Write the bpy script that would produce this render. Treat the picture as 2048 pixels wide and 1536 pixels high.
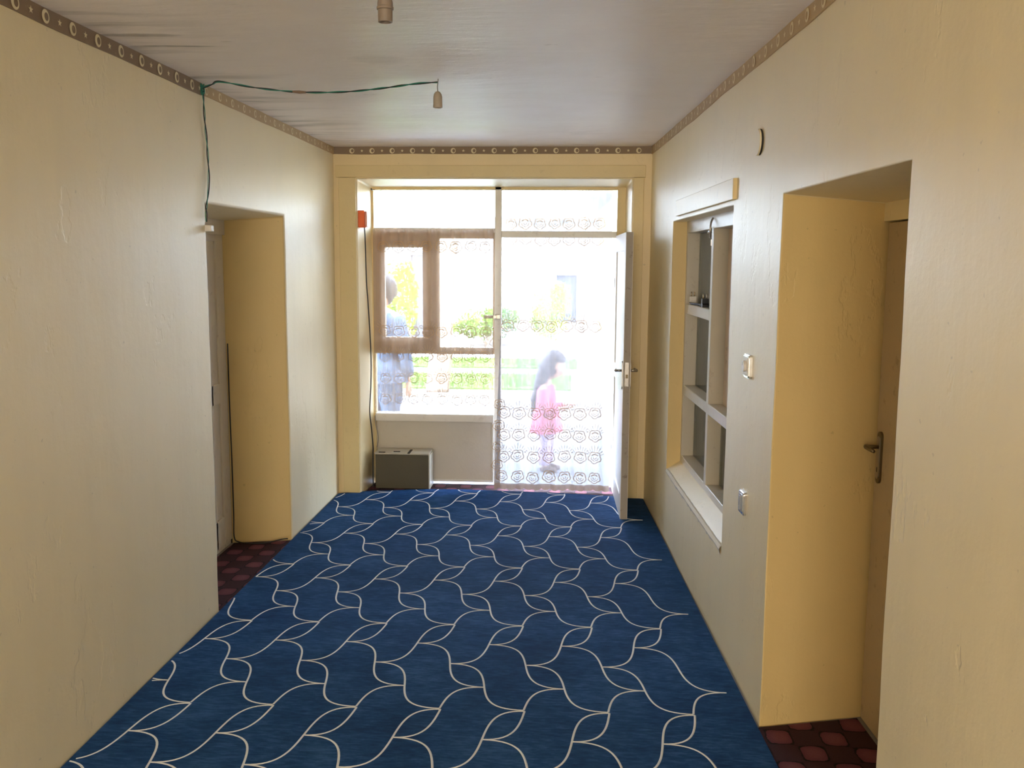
import bpy, bmesh, math, random
from mathutils import Vector, Matrix, noise
from math import sin, cos, pi, radians
random.seed(7)
S = bpy.context.scene
COL = S.collection
for o in list(bpy.data.objects): bpy.data.objects.remove(o)

# ------------------------------------------------------------------ camera
FPX, PITCH, ROLL, YAW = 1847.4, 0.131232, 0.0063159, 0.0639321
F = Vector((-sin(YAW)*cos(PITCH), cos(YAW)*cos(PITCH), -sin(PITCH)))
R_ = Vector((cos(YAW), sin(YAW), 0)); U_ = R_.cross(F)
R2 = cos(ROLL)*R_ + sin(ROLL)*U_; U2 = -sin(ROLL)*R_ + cos(ROLL)*U_
cd = bpy.data.cameras.new('camera'); cam = bpy.data.objects.new('camera', cd); COL.objects.link(cam)
cd.sensor_width = 36; cd.lens = FPX*36/2048; cd.clip_start = .05; cd.clip_end = 300
M = Matrix((R2, U2, -F)).transposed().to_4x4(); M.translation = (0, 0, 1.75)
cam.matrix_world = M; S.camera = cam

# ------------------------------------------------------------------ world, sun, exposure
W = bpy.data.worlds.new('world'); S.world = W; W.use_nodes = True
wn = W.node_tree.nodes; wl = W.node_tree.links; wn.clear()
sky = wn.new('ShaderNodeTexSky'); sky.sky_type = 'NISHITA'; sky.sun_disc = False
sky.sun_elevation = radians(52); sky.sun_rotation = radians(200); sky.dust_density = 2.5; sky.air_density = 1.0
SKY = .95
bg = wn.new('ShaderNodeBackground'); bg.inputs[1].default_value = SKY
mixw = wn.new('ShaderNodeMix'); mixw.data_type = 'RGBA'; mixw.inputs[0].default_value = .5; mixw.inputs[7].default_value = (5.9, 6.8, 8.5, 1)   # thin bright cloud
wo = wn.new('ShaderNodeOutputWorld')
wl.new(sky.outputs[0], mixw.inputs[6]); wl.new(mixw.outputs[2], bg.inputs[0]); wl.new(bg.outputs[0], wo.inputs[0])
sd = bpy.data.lights.new('sun', 'SUN'); sd.energy = 2.5; sd.angle = radians(1.5); sd.color = (1, .97, .92)
sun = bpy.data.objects.new('sun', sd); COL.objects.link(sun)
sun.rotation_euler = Vector((-.42, .62, -1.0)).to_track_quat('-Z', 'Y').to_euler()   # sun stands behind the house, light falls into the court
# area lamps: sky portal at the far window, added fill behind the camera
def area(name, loc, d, sx, sy, e, color, portal=False):
    a = bpy.data.lights.new(name, 'AREA'); a.shape = 'RECTANGLE'; a.size = sx; a.size_y = sy; a.energy = e; a.color = color
    if portal: a.cycles.is_portal = True
    o = bpy.data.objects.new(name, a); COL.objects.link(o); o.location = loc
    o.rotation_euler = Vector(d).to_track_quat('-Z', 'Y').to_euler(); return o
area('far_window_portal', (-.57, 7.32, 1.2), (0, -1, 0), 2.0, 2.3, 0, (1, 1, 1), True)
area('rear_fill_light', (-.4, -4.35, 1.55), (.0, 1, -.02), 1.9, 1.5, 23, (1.0, .90, .76))  # added warm fill; the back wall has no window
S.view_settings.view_transform = 'Standard'; S.view_settings.look = 'None'; S.view_settings.gamma = 1
S.view_settings.use_curve_mapping = False; S.view_settings.exposure = 3.02
S.cycles.max_bounces = 12; S.cycles.diffuse_bounces = 8; S.cycles.transparent_max_bounces = 24
S.cycles.sample_clamp_indirect = 8; S.cycles.use_denoising = True

# ------------------------------------------------------------------ node helpers / materials
def new_mat(name):
    m = bpy.data.materials.new(name); m.use_nodes = True
    nt = m.node_tree; nt.nodes.clear()
    out = nt.nodes.new('ShaderNodeOutputMaterial'); return m, nt, out
def N(nt, t, **kw):
    n = nt.nodes.new(t)
    for k, v in kw.items():
        if k.startswith('i_'): n.inputs[k[2:].replace('_', ' ')].default_value = v
        else: setattr(n, k, v)
    return n
def ramp(nt, src, stops):
    r = nt.nodes.new('ShaderNodeValToRGB'); e = r.color_ramp.elements
    e[0].position, e[0].color = stops[0][0], (*stops[0][1], 1)
    e[1].position, e[1].color = stops[-1][0], (*stops[-1][1], 1)
    for p, c in stops[1:-1]:
        x = e.new(p); x.color = (*c, 1)
    nt.links.new(src, r.inputs[0]); return r.outputs[0]
def math_(nt, op, a, b=None, c=None):
    n = nt.nodes.new('ShaderNodeMath'); n.operation = op
    for k, v in enumerate((a, b, c)):
        if v is None: continue
        if isinstance(v, (int, float)): n.inputs[k].default_value = v
        else: nt.links.new(v, n.inputs[k])
    return n.outputs[0]
def mix(nt, f, a, b, mode='MIX'):
    n = nt.nodes.new('ShaderNodeMix'); n.data_type = 'RGBA'; n.blend_type = mode
    for k, v in ((0, f), (6, a), (7, b)):
        if isinstance(v, (int, float)): n.inputs[k].default_value = v
        elif isinstance(v, tuple): n.inputs[k].default_value = (*v, 1)
        else: nt.links.new(v, n.inputs[k])
    return n.outputs[2]
def pos(nt): return nt.nodes.new('ShaderNodeNewGeometry').outputs['Position']
def tex(nt, scale, detail=4, rough=.55, vec=None, stretch=None):
    n = nt.nodes.new('ShaderNodeTexNoise'); n.inputs['Scale'].default_value = scale
    n.inputs['Detail'].default_value = detail; n.inputs['Roughness'].default_value = rough
    v = vec or pos(nt)
    if stretch:
        mp = nt.nodes.new('ShaderNodeMapping'); mp.inputs['Scale'].default_value = stretch
        nt.links.new(v, mp.inputs[0]); v = mp.outputs[0]
    nt.links.new(v, n.inputs['Vector']); return n.outputs[0]
def principled(nt, out, color, rough=.6, metal=0, bump=None, bdist=.01, bstr=.5, spec=.5):
    p = nt.nodes.new('ShaderNodeBsdfPrincipled')
    if isinstance(color, tuple): p.inputs['Base Color'].default_value = (*color, 1)
    else: nt.links.new(color, p.inputs['Base Color'])
    if isinstance(rough, (int, float)): p.inputs['Roughness'].default_value = rough
    else: nt.links.new(rough, p.inputs['Roughness'])
    p.inputs['Metallic'].default_value = metal; p.inputs['Specular IOR Level'].default_value = spec
    if bump is not None:
        b = nt.nodes.new('ShaderNodeBump'); b.inputs['Distance'].default_value = bdist; b.inputs['Strength'].default_value = bstr
        nt.links.new(bump, b.inputs['Height']); nt.links.new(b.outputs[0], p.inputs['Normal'])
    nt.links.new(p.outputs[0], out.inputs[0]); return p

def mat_plaster(name, base, dark, relief=1.0, gloss=.8, coat=.6):
    m, nt, out = new_mat(name)
    big = tex(nt, 1.3, 3); mid = tex(nt, 7, 5, .6); fine = tex(nt, 60, 4, .6); streak = tex(nt, 3.2, 4, .6, None, (1.6, 1.6, .25))
    # flaking paint: thin raised edges where a distorted noise crosses a level
    fl = tex(nt, 2.6, 6, .62, None, (1, 1, .55))
    e1 = math_(nt, 'SUBTRACT', fl, .585); e1 = math_(nt, 'MULTIPLY', e1, 60); e1 = math_(nt, 'MINIMUM', math_(nt, 'MAXIMUM', e1, 0), 1)
    c = mix(nt, ramp(nt, big, [(.35, (0, 0, 0)), (.7, (1, 1, 1))]), base, dark)
    c = mix(nt, math_(nt, 'MULTIPLY', ramp(nt, streak, [(.45, (0, 0, 0)), (.8, (1, 1, 1))]), .35), c, tuple(x*.86 for x in base))
    spots = ramp(nt, tex(nt, 34, 2, .5), [(.735, (0, 0, 0)), (.76, (1, 1, 1))])
    c = mix(nt, math_(nt, 'MULTIPLY', spots, .35), c, tuple(x*.5 for x in base))
    h = math_(nt, 'ADD', math_(nt, 'MULTIPLY', mid, .5), math_(nt, 'MULTIPLY', fine, .05))
    h = math_(nt, 'ADD', h, math_(nt, 'MULTIPLY', e1, -.22))
    h = math_(nt, 'ADD', h, math_(nt, 'MULTIPLY', streak, .5))
    pb = principled(nt, out, c, .50, 0, h, .014*relief, .55, gloss)
    pb.inputs['Coat Weight'].default_value = coat; pb.inputs['Coat Roughness'].default_value = .5; return m
M_WALL = mat_plaster('cream_plaster', (.85, .745, .49), (.83, .72, .46), .9)
M_REVEAL = mat_plaster('shaded_reveal_plaster', (.74, .56, .26), (.70, .53, .235), .7, .3, .0)  # copy of the wall paint with the reveals' warm shade in its colour
M_WALLE = mat_plaster('cream_plaster_smooth', (.80, .64, .33), (.78, .62, .32), .4)
def mat_ceiling():
    m, nt, out = new_mat('ceiling_sheet')
    p = pos(nt)
    w1 = tex(nt, 1.6, 4, .55, p, (.5, 1.5, 1)); w2 = tex(nt, 9, 5, .6, p, (.5, 1.4, 1)); f = tex(nt, 45, 3, .6, p)
    c = mix(nt, ramp(nt, tex(nt, 2.2, 5, .6, p), [(.4, (0, 0, 0)), (.72, (1, 1, 1))]), (.92, .85, .79), (.87, .79, .72))
    # soot stain streaks near the left edge
    sx = nt.nodes.new('ShaderNodeSeparateXYZ'); nt.links.new(p, sx.inputs[0])
    near = ramp(nt, math_(nt, 'MULTIPLY_ADD', sx.outputs[0], -1, 0), [(.0, (0, 0, 0)), (1., (1, 1, 1))])
    def blob(cx_, cy_, ax, ay, k):
        a_ = math_(nt, 'MULTIPLY', math_(nt, 'ADD', math_(nt, 'ADD', sx.outputs[0], math_(nt, 'MULTIPLY', math_(nt, 'ADD', sx.outputs[1], -cy_), k)), -cx_), 1/ax)
        b_ = math_(nt, 'MULTIPLY', math_(nt, 'ADD', sx.outputs[1], -cy_), 1/ay)
        r_ = math_(nt, 'ADD', math_(nt, 'MULTIPLY', a_, a_), math_(nt, 'MULTIPLY', b_, b_))
        r_ = math_(nt, 'ADD', r_, math_(nt, 'MULTIPLY', math_(nt, 'ADD', tex(nt, 12, 3, .6, p), -.5), 1.2))
        return ramp(nt, r_, [(0., (1, 1, 1)), (.55, (.55, .55, .55)), (1., (0, 0, 0))])
    stain = math_(nt, 'MAXIMUM', blob(-1.60, 3.42, .19, .030, 0), blob(-1.55, 3.60, .20, .016, 0))
    stain = math_(nt, 'MAXIMUM', stain, math_(nt, 'MULTIPLY', blob(-.80, 3.86, .13, .08, 0), .22))
    lx = math_(nt, 'MINIMUM', math_(nt, 'MAXIMUM', math_(nt, 'MULTIPLY', math_(nt, 'ADD', math_(nt, 'MULTIPLY', sx.outputs[0], -1), -1.22), 2.2), 0), 1)
    st = ramp(nt, tex(nt, 3.4, 4, .6, p, (.35, 2.2, 1)), [(.5, (0, 0, 0)), (.66, (1, 1, 1))])
    c = mix(nt, math_(nt, 'MULTIPLY', math_(nt, 'MULTIPLY', st, lx), .6), c, (.20, .17, .12))
    c = mix(nt, math_(nt, 'MULTIPLY', stain, .7), c, (.20, .165, .11))
    mk = ramp(nt, tex(nt, 16, 3, .6, p, (.4, 1.5, 1)), [(.70, (0, 0, 0)), (.76, (1, 1, 1))])
    c = mix(nt, math_(nt, 'MULTIPLY', mk, .35), c, (.33, .28, .2))
    h = math_(nt, 'ADD', math_(nt, 'MULTIPLY', w2, .5), math_(nt, 'MULTIPLY', f, .05)); h = math_(nt, 'ADD', h, w1)
    principled(nt, out, c, .46, 0, h, .022, .45, .5); return m
M_CEIL = mat_ceiling()
def mat_paint(name, col, rough=.45, wear=.35, wcol=(.35, .28, .2), scale=14, bump=.004):
    m, nt, out = new_mat(name)
    n1 = tex(nt, scale, 6, .65); n2 = tex(nt, 3, 3, .5)
    f = math_(nt, 'MULTIPLY', ramp(nt, n1, [(.60, (0, 0, 0)), (.68, (1, 1, 1))]), wear)
    c = mix(nt, f, mix(nt, n2, col, tuple(x*.88 for x in col)), wcol)
    principled(nt, out, c, rough, 0, n1, bump, .5, .4); return m
M_WHITE = mat_paint('white_gloss_paint', (.82, .79, .72), .35, .25)
M_CREAMWOOD = mat_paint('cream_painted_board', (.80, .645, .335), .42, .15, (.4, .3, .15))
M_DOORL = mat_paint('pale_door_paint', (.74, .68, .58), .42, .3)
M_DOORR = mat_paint('beige_door_paint', (.48, .38, .24), .45, .4, (.18, .12, .06))
M_FRAME = mat_paint('shade_brown_window_wood', (.70, .56, .42), .55, .5, (.25, .2, .15))  # brown holds the backlit shade of white sashes behind the curtain
M_WINWOOD = mat_paint('aged_window_paint', (.64, .585, .48), .3, .35)
M_PANEL = mat_paint('panel_grey_white', (.66, .615, .53), .5, .12)
M_EDGE = mat_paint('worn_door_edge', (.42, .37, .31), .6, .6, (.14, .11, .08), 22)
M_STRIPBROWN = mat_paint('border_paper_brown', (.27, .19, .12), .6, .3, (.42, .33, .22), 30, .001)
M_STRIPTAN = mat_paint('border_paper_tan', (.55, .40, .22), .6, .3, (.66, .52, .33), 30, .001)
M_MOTIF = mat_paint('border_print_cream', (.80, .70, .46), .6, .15, (.5, .4, .25), 30, .001)
M_BOXMETAL = mat_paint('olive_metal_sheet', (.105, .09, .055), .4, .1, (.12, .1, .07))
M_BOXLIGHT = mat_paint('grey_metal_sheet', (.50, .46, .38), .4, .3)
M_DARKGAP = mat_paint('dark_gap', (.03, .025, .02), .8, 0)
M_CHIP = mat_paint('bare_gypsum', (.80, .76, .68), .8, .2, (.6, .5, .35), 20, .01)
def simple(name, col, rough=.5, metal=0, nscale=40, bump=.001, spec=.5):
    m, nt, out = new_mat(name); n = tex(nt, nscale, 3)
    principled(nt, out, mix(nt, n, tuple(x*.85 for x in col), tuple(min(1, x*1.1) for x in col)), rough, metal, n, bump, .3, spec); return m
M_NICKEL = simple('worn_nickel', (.45, .42, .38), .32, 1.0, 60)
M_NICKELW = simple('bright_nickel', (.72, .70, .67), .25, 1.0, 60)
M_BRONZE = simple('dull_bronze', (.20, .16, .10), .4, 1.0, 60)
M_PLASTW = simple('white_plastic', (.76, .72, .66), .35)
M_PLASTG = simple('grey_silver_plastic', (.42, .44, .46), .3, .3)
M_BAKE = simple('aged_bakelite_socket', (.27, .215, .17), .45)
M_BAKE2 = simple('beige_ceramic_socket', (.42, .36, .27), .45)
M_BLACK = simple('black_rubber', (.015, .015, .015), .5)
M_GREEN = simple('green_wire', (.01, .20, .13), .4)
M_GREY = simple('grey_wire', (.28, .27, .25), .5)
M_ORANGE = simple('orange_plastic', (.95, .16, .03), .4)
M_PINKP = simple('salmon_plastic', (.85, .42, .33), .4)
M_BRASS = simple('brass_pin', (.75, .6, .4), .3, 1.0)

def mat_rug():
    m, nt, out = new_mat('navy_heather_rug'); p = pos(nt)
    a = tex(nt, 55, 4, .7, p, (.35, 1.6, 1)); b = tex(nt, 2.2, 4, .6, p); c_ = tex(nt, 420, 2, .6, p); d = tex(nt, 14, 4, .7, p, (.4, 1.3, 1))
    v = math_(nt, 'ADD', math_(nt, 'MULTIPLY', a, .45), math_(nt, 'ADD', math_(nt, 'MULTIPLY', b, .3), math_(nt, 'MULTIPLY', d, .25)))
    col = ramp(nt, v, [(.40, (.006, .034, .120)), (.5, (.012, .064, .20)), (.61, (.040, .125, .31))])
    col = mix(nt, math_(nt, 'MULTIPLY', c_, .5), col, (.02, .05, .11), 'MIX')
    principled(nt, out, col, .85, 0, math_(nt, 'ADD', c_, math_(nt, 'MULTIPLY', a, .5)), .003, .6, .08); return m
M_RUG = mat_rug()
def mat_line():
    m, nt, out = new_mat('ivory_yarn'); n = tex(nt, 300, 3)
    principled(nt, out, mix(nt, n, (.66, .69, .72), (.85, .87, .88)), .8, 0, n, .002, .6, .2); return m
M_LINE = mat_line()
def mat_carpet():
    m, nt, out = new_mat('burgundy_carpet'); p = pos(nt)
    sx = nt.nodes.new('ShaderNodeSeparateXYZ'); nt.links.new(p, sx.inputs[0])
    wob = math_(nt, 'MULTIPLY', tex(nt, 14, 3, .5, p), .5)
    u = math_(nt, 'ADD', math_(nt, 'MULTIPLY', sx.outputs[0], 2*pi/.20), wob); v = math_(nt, 'ADD', math_(nt, 'MULTIPLY', sx.outputs[1], 2*pi/.22), wob)
    s = math_(nt, 'MULTIPLY', math_(nt, 'COSINE', u), math_(nt, 'COSINE', v))
    s = math_(nt, 'ADD', s, math_(nt, 'MULTIPLY', tex(nt, 70, 3, .6, p), .25))
    col = ramp(nt, s, [(.0, (.050, .018, .022)), (.14, (.045, .014, .02)), (.19, (.006, .003, .005)), (.27, (.006, .003, .005)), (.33, (.14, .038, .055)), (.95, (.19, .06, .075))])
    n = tex(nt, 260, 3, .6, p)
    col = mix(nt, n, col, mix(nt, .45, col, (.02, .01, .012)))
    principled(nt, out, col, .9, 0, n, .004, .6, .2); return m
M_CARPET = mat_carpet()

def mat_glass(name, tint=(1, 1, 1), gl=.9):
    m, nt, out = new_mat(name)
    t = nt.nodes.new('ShaderNodeBsdfTransparent'); t.inputs[0].default_value = (*tint, 1)
    g = nt.nodes.new('ShaderNodeBsdfGlossy'); g.inputs['Roughness'].default_value = .02
    fr = nt.nodes.new('ShaderNodeFresnel'); fr.inputs[0].default_value = 1.5
    mx = nt.nodes.new('ShaderNodeMixShader'); nt.links.new(math_(nt, 'MULTIPLY', fr.outputs[0], gl), mx.inputs[0])
    nt.links.new(t.outputs[0], mx.inputs[1]); nt.links.new(g.outputs[0], mx.inputs[2]); nt.links.new(mx.outputs[0], out.inputs[0]); return m
M_GLASS = mat_glass('window_glass', (.95, .97, .97))
def mat_dirtyglass():
    m, nt, out = new_mat('dusty_glass')
    t = nt.nodes.new('ShaderNodeBsdfTransparent'); t.inputs[0].default_value = (.7, .74, .72, 1)
    g = nt.nodes.new('ShaderNodeBsdfGlossy'); g.inputs['Roughness'].default_value = .05
    d = nt.nodes.new('ShaderNodeBsdfDiffuse'); d.inputs[0].default_value = (.42, .42, .38, 1)
    fr = nt.nodes.new('ShaderNodeFresnel'); fr.inputs[0].default_value = 1.5
    n = ramp(nt, tex(nt, 45, 5, .7), [(.45, (0, 0, 0)), (.7, (1, 1, 1))])
    m1 = nt.nodes.new('ShaderNodeMixShader'); nt.links.new(math_(nt, 'MULTIPLY_ADD', n, .35, .08), m1.inputs[0])
    nt.links.new(t.outputs[0], m1.inputs[1]); nt.links.new(d.outputs[0], m1.inputs[2])
    m2 = nt.nodes.new('ShaderNodeMixShader'); nt.links.new(math_(nt, 'MULTIPLY', fr.outputs[0], .55), m2.inputs[0])
    nt.links.new(m1.outputs[0], m2.inputs[1]); nt.links.new(g.outputs[0], m2.inputs[2]); nt.links.new(m2.outputs[0], out.inputs[0]); return m
M_DGLASS = mat_dirtyglass()
def mat_sheer(name, col, trans, opacity, tl=.6):
    m, nt, out = new_mat(name)
    t = nt.nodes.new('ShaderNodeBsdfTransparent'); t.inputs[0].default_value = (*trans, 1)
    d = nt.nodes.new('ShaderNodeBsdfDiffuse'); d.inputs[0].default_value = (*col, 1)
    l = nt.nodes.new('ShaderNodeBsdfTranslucent'); l.inputs[0].default_value = (*col, 1)
    m1 = nt.nodes.new('ShaderNodeMixShader'); m1.inputs[0].default_value = tl
    nt.links.new(d.outputs[0], m1.inputs[1]); nt.links.new(l.outputs[0], m1.inputs[2])
    lw = nt.nodes.new('ShaderNodeLayerWeight'); lw.inputs[0].default_value = .35
    fac = math_(nt, 'MINIMUM', math_(nt, 'MULTIPLY_ADD', lw.outputs['Facing'], .45, opacity), .97)
    m2 = nt.nodes.new('ShaderNodeMixShader'); nt.links.new(fac, m2.inputs[0])
    nt.links.new(t.outputs[0], m2.inputs[1]); nt.links.new(m1.outputs[0], m2.inputs[2]); nt.links.new(m2.outputs[0], out.inputs[0]); return m
def mat_thread(name, col, tl, op):
    m, nt, out = new_mat(name)
    t = nt.nodes.new('ShaderNodeBsdfTransparent'); d = nt.nodes.new('ShaderNodeBsdfDiffuse'); d.inputs[0].default_value = (*col, 1)
    l = nt.nodes.new('ShaderNodeBsdfTranslucent'); l.inputs[0].default_value = (*tuple(c*tl for c in col), 1)
    ad = nt.nodes.new('ShaderNodeMixShader'); ad.inputs[0].default_value = .5
    nt.links.new(d.outputs[0], ad.inputs[1]); nt.links.new(l.outputs[0], ad.inputs[2])
    m2 = nt.nodes.new('ShaderNodeMixShader'); m2.inputs[0].default_value = op
    nt.links.new(t.outputs[0], m2.inputs[1]); nt.links.new(ad.outputs[0], m2.inputs[2]); nt.links.new(m2.outputs[0], out.inputs[0]); return m
M_SHEER = mat_sheer('sheer_tulle', (.27, .255, .26), (1, .98, .98), .73, .24)
M_SHEER2 = mat_sheer('sheer_tulle_peach', (.50, .39, .31), (1, .97, .94), .60, .22)
M_HEM = mat_sheer('lace_hem', (.50, .40, .33), (1, .97, .94), .8, .2)
M_EMB = mat_thread('beige_embroidery_thread', (.68, .46, .26), .35, .88)
M_EMBW = mat_thread('ivory_embroidery_thread', (.72, .56, .38), .4, .75)
M_LACEIN = mat_sheer('grey_lace', (.55, .53, .48), (1, 1, 1), .6)

# ------------------------------------------------------------------ geometry helpers
class MB:
    def __init__(s): s.bm = bmesh.new()
    def box(s, x0, x1, y0, y1, z0, z1, bev=0):
        t = bmesh.new(); bmesh.ops.create_cube(t, size=1)
        for v in t.verts: v.co = Vector(((x0+x1)/2+v.co.x*(x1-x0), (y0+y1)/2+v.co.y*(y1-y0), (z0+z1)/2+v.co.z*(z1-z0)))
        if bev: bmesh.ops.bevel(t, geom=t.edges[:], offset=bev, segments=2, affect='EDGES', profile=.5)
        s.merge(t); return s
    def merge(s, t, mat=None):
        me = bpy.data.meshes.new('tmp'); 
        if mat is not None: t.transform(mat)
        t.to_mesh(me); t.free(); s.bm.from_mesh(me); bpy.data.meshes.remove(me)
    def tube(s, pts, r, n=8, cap=True, sq=1):
        pts = [Vector(p) for p in pts]; rr = r if isinstance(r, (list, tuple)) else [r]*len(pts)
        rings = []; up = None
        for i, p in enumerate(pts):
            a = pts[max(0, i-1)]; b = pts[min(len(pts)-1, i+1)]; t = (b-a).normalized()
            if up is None: up = Vector((0, 0, 1)) if abs(t.z) < .9 else Vector((1, 0, 0))
            x = t.cross(up)
            if x.length < 1e-4: x = t.orthogonal()
            x.normalize(); y = x.cross(t).normalized(); up = y
            rings.append([s.bm.verts.new(p + x*rr[i]*cos(2*pi*k/n) + y*rr[i]*sq*sin(2*pi*k/n)) for k in range(n)])
        for i in range(len(rings)-1):
            for k in range(n):
                s.bm.faces.new((rings[i][k], rings[i][(k+1) % n], rings[i+1][(k+1) % n], rings[i+1][k]))
        if cap:
            s.bm.faces.new(rings[0]); s.bm.faces.new(rings[-1][::-1])
        return s
    def lathe(s, prof, loc, n=24, axis='Z', flat=1):
        rings = []
        def P(r, h, a):
            x, y = r*cos(a), r*sin(a)*flat
            v = {'Z': (x, y, h), 'X': (h, x, y), 'Y': (x, h, y)}[axis]; return Vector(loc)+Vector(v)
        for r, h in prof: rings.append([s.bm.verts.new(P(max(r, 1e-5), h, 2*pi*k/n)) for k in range(n)])
        for i in range(len(rings)-1):
            for k in range(n):
                s.bm.faces.new((rings[i][k], rings[i][(k+1) % n], rings[i+1][(k+1) % n], rings[i+1][k]))
        s.bm.faces.new(rings[0]); s.bm.faces.new(rings[-1][::-1]); return s
    def prism(s, poly, fn, d0, d1):
        """poly: 2-D points; fn(u,v,d) -> xyz"""
        a = [s.bm.verts.new(fn(u, v, d0)) for u, v in poly]; b = [s.bm.verts.new(fn(u, v, d1)) for u, v in poly]
        n = len(poly)
        s.bm.faces.new(a); s.bm.faces.new(b[::-1])
        for k in range(n): s.bm.faces.new((a[k], b[k], b[(k+1) % n], a[(k+1) % n]))
        return s
WORLD = {}
def obj(name, mb, mat, parent=None, smooth=False, label=None, cat=None, group=None, kind=None, recalc=True):
    bm = mb.bm if isinstance(mb, MB) else mb
    if recalc: bmesh.ops.recalc_face_normals(bm, faces=bm.faces[:])
    xs = [v.co for v in bm.verts]
    mn = Vector([min(c[i] for c in xs) for i in range(3)]); mx = Vector([max(c[i] for c in xs) for i in range(3)])
    o0 = Vector(((mn.x+mx.x)/2, (mn.y+mx.y)/2, mn.z))
    for v in bm.verts: v.co -= o0
    me = bpy.data.meshes.new(name); bm.to_mesh(me); bm.free()
    if smooth:
        me.polygons.foreach_set('use_smooth', [True]*len(me.polygons))
        if smooth == 'auto': me.set_sharp_from_angle(angle=radians(35))
    me.materials.append(mat)
    o = bpy.data.objects.new(name, me); COL.objects.link(o)
    if parent: o.parent = parent; o.location = o0 - WORLD[parent.name]
    else: o.location = o0
    WORLD[o.name] = o0
    tag(o, label, cat, group, kind); return o
def tag(o, label=None, cat=None, group=None, kind=None):
    for k, v in (('label', label), ('category', cat), ('group', group), ('kind', kind)):
        if v: o[k] = v
    return o
def thing(name, loc, label=None, cat=None, group=None, kind=None):
    o = bpy.data.objects.new(name, None); COL.objects.link(o); o.location = loc; o.empty_display_size = .05
    WORLD[o.name] = Vector(loc); return tag(o, label, cat, group, kind)

# ------------------------------------------------------------------ room frame (metres)
H, D, XL = 2.56, 6.743, -1.741
SR = -.0535
def xr(y): return .5554 + SR*(y-D)
ANG = math.atan(SR)
def PL(u, v, d): return Vector((XL-d, u, v))                 # left wall: u = y, v = z, d into the wall
def PR(u, v, d): return Vector((xr(u)+d*cos(ANG), u - d*SR, v))
def PE(u, v, d): return Vector((u, D+d, v))
def wob(p, amp=.006):
    q = Vector(p)
    return Vector((noise.noise(q*1.3), noise.noise(q*1.3+Vector((9, 3, 1))), 0))*amp + Vector((noise.noise(q*4+Vector((5, 5, 5))), noise.noise(q*4), 0))*amp*.35
def wall(name, fn, u0, u1, v0, v1, holes, mat, step=.09, amp=.006, mat2=None):
    def lines(a, b, marks):
        ks = sorted(set([a, b]+[m for m in marks if a < m < b])); out = []
        for p, q in zip(ks, ks[1:]):
            n = max(1, round((q-p)/step)); out += [p+(q-p)*i/n for i in range(n)]
        return out+[b]
    us = lines(u0, u1, [h[k] for h in holes for k in (0, 1)]); vs = lines(v0, v1, [h[k] for h in holes for k in (2, 3)])
    bm = bmesh.new(); V = {}
    def vert(i, j):
        if (i, j) not in V:
            p = fn(us[i], vs[j], 0); V[i, j] = bm.verts.new(p+wob(p, amp))
        return V[i, j]
    inh = lambda u, v: next((h for h in holes if h[0] < u < h[1] and h[2] < v < h[3]), None)
    for i in range(len(us)-1):
        for j in range(len(vs)-1):
            if not inh((us[i]+us[i+1])/2, (vs[j]+vs[j+1])/2):
                bm.faces.new((vert(i, j), vert(i+1, j), vert(i+1, j+1), vert(i, j+1)))
    for h in holes:
        a, b, c, d_, dep, inn = h
        ii = [i for i, u in enumerate(us) if a-1e-9 <= u <= b+1e-9]; jj = [j for j, v in enumerate(vs) if c-1e-9 <= v <= d_+1e-9]
        path = [(ii[0], j) for j in jj] + [(i, jj[-1]) for i in ii[1:]] + [(ii[-1], j) for j in jj[::-1][1:]]
        if c > v0+1e-6: path += [(i, jj[0]) for i in ii[::-1][1:]]
        nd = max(2, round(dep/.07)); prev = [vert(*p) for p in path]
        for k in range(1, nd+1):
            t = k/nd; row = []
            for (i, j) in path:
                fu = (us[i]-a)/(b-a); fv = (vs[j]-c)/(d_-c)
                u = (a+(b-a)*fu)*(1-t)+(inn[0]+(inn[1]-inn[0])*fu)*t; v = (c+(d_-c)*fv)*(1-t)+(inn[2]+(inn[3]-inn[2])*fv)*t
                p = fn(u, v, dep*t); p0 = fn(us[i], vs[j], 0); row.append(bm.verts.new(p+wob(p0, amp)*(1-t*.8)))
            closed = path[0] == path[-1]
            if closed: row[-1] = row[0]
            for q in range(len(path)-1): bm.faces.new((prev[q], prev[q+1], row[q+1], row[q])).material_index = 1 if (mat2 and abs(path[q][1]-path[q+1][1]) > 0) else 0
            prev = row
    o = obj(name, bm, mat, None, 'auto', kind='structure')
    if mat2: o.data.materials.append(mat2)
    bv = o.modifiers.new('round', 'BEVEL'); bv.width = .012; bv.segments = 3; bv.limit_method = 'ANGLE'; bv.angle_limit = radians(40)
    return o

# walls -----------------------------------------------------------------------
YB = -4.6
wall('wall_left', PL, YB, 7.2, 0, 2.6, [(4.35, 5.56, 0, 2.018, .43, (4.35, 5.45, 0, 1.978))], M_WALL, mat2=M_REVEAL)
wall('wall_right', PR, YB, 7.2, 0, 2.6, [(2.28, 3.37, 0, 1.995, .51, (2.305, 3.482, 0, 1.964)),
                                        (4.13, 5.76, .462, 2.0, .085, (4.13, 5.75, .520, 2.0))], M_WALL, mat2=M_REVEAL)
wall('wall_far', PE, XL-.05, .62, 0, 2.6, [(-1.57, .42, 0, 2.342, .385, (-1.545, .394, 0, 2.312))], M_WALLE, amp=.003)
# wall behind the camera
def PB(u, v, d): return Vector((u, YB+.02-d, v))
wall('wall_back', PB, XL-.05, 1.12, 0, 2.6, [], M_WALL)

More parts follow.
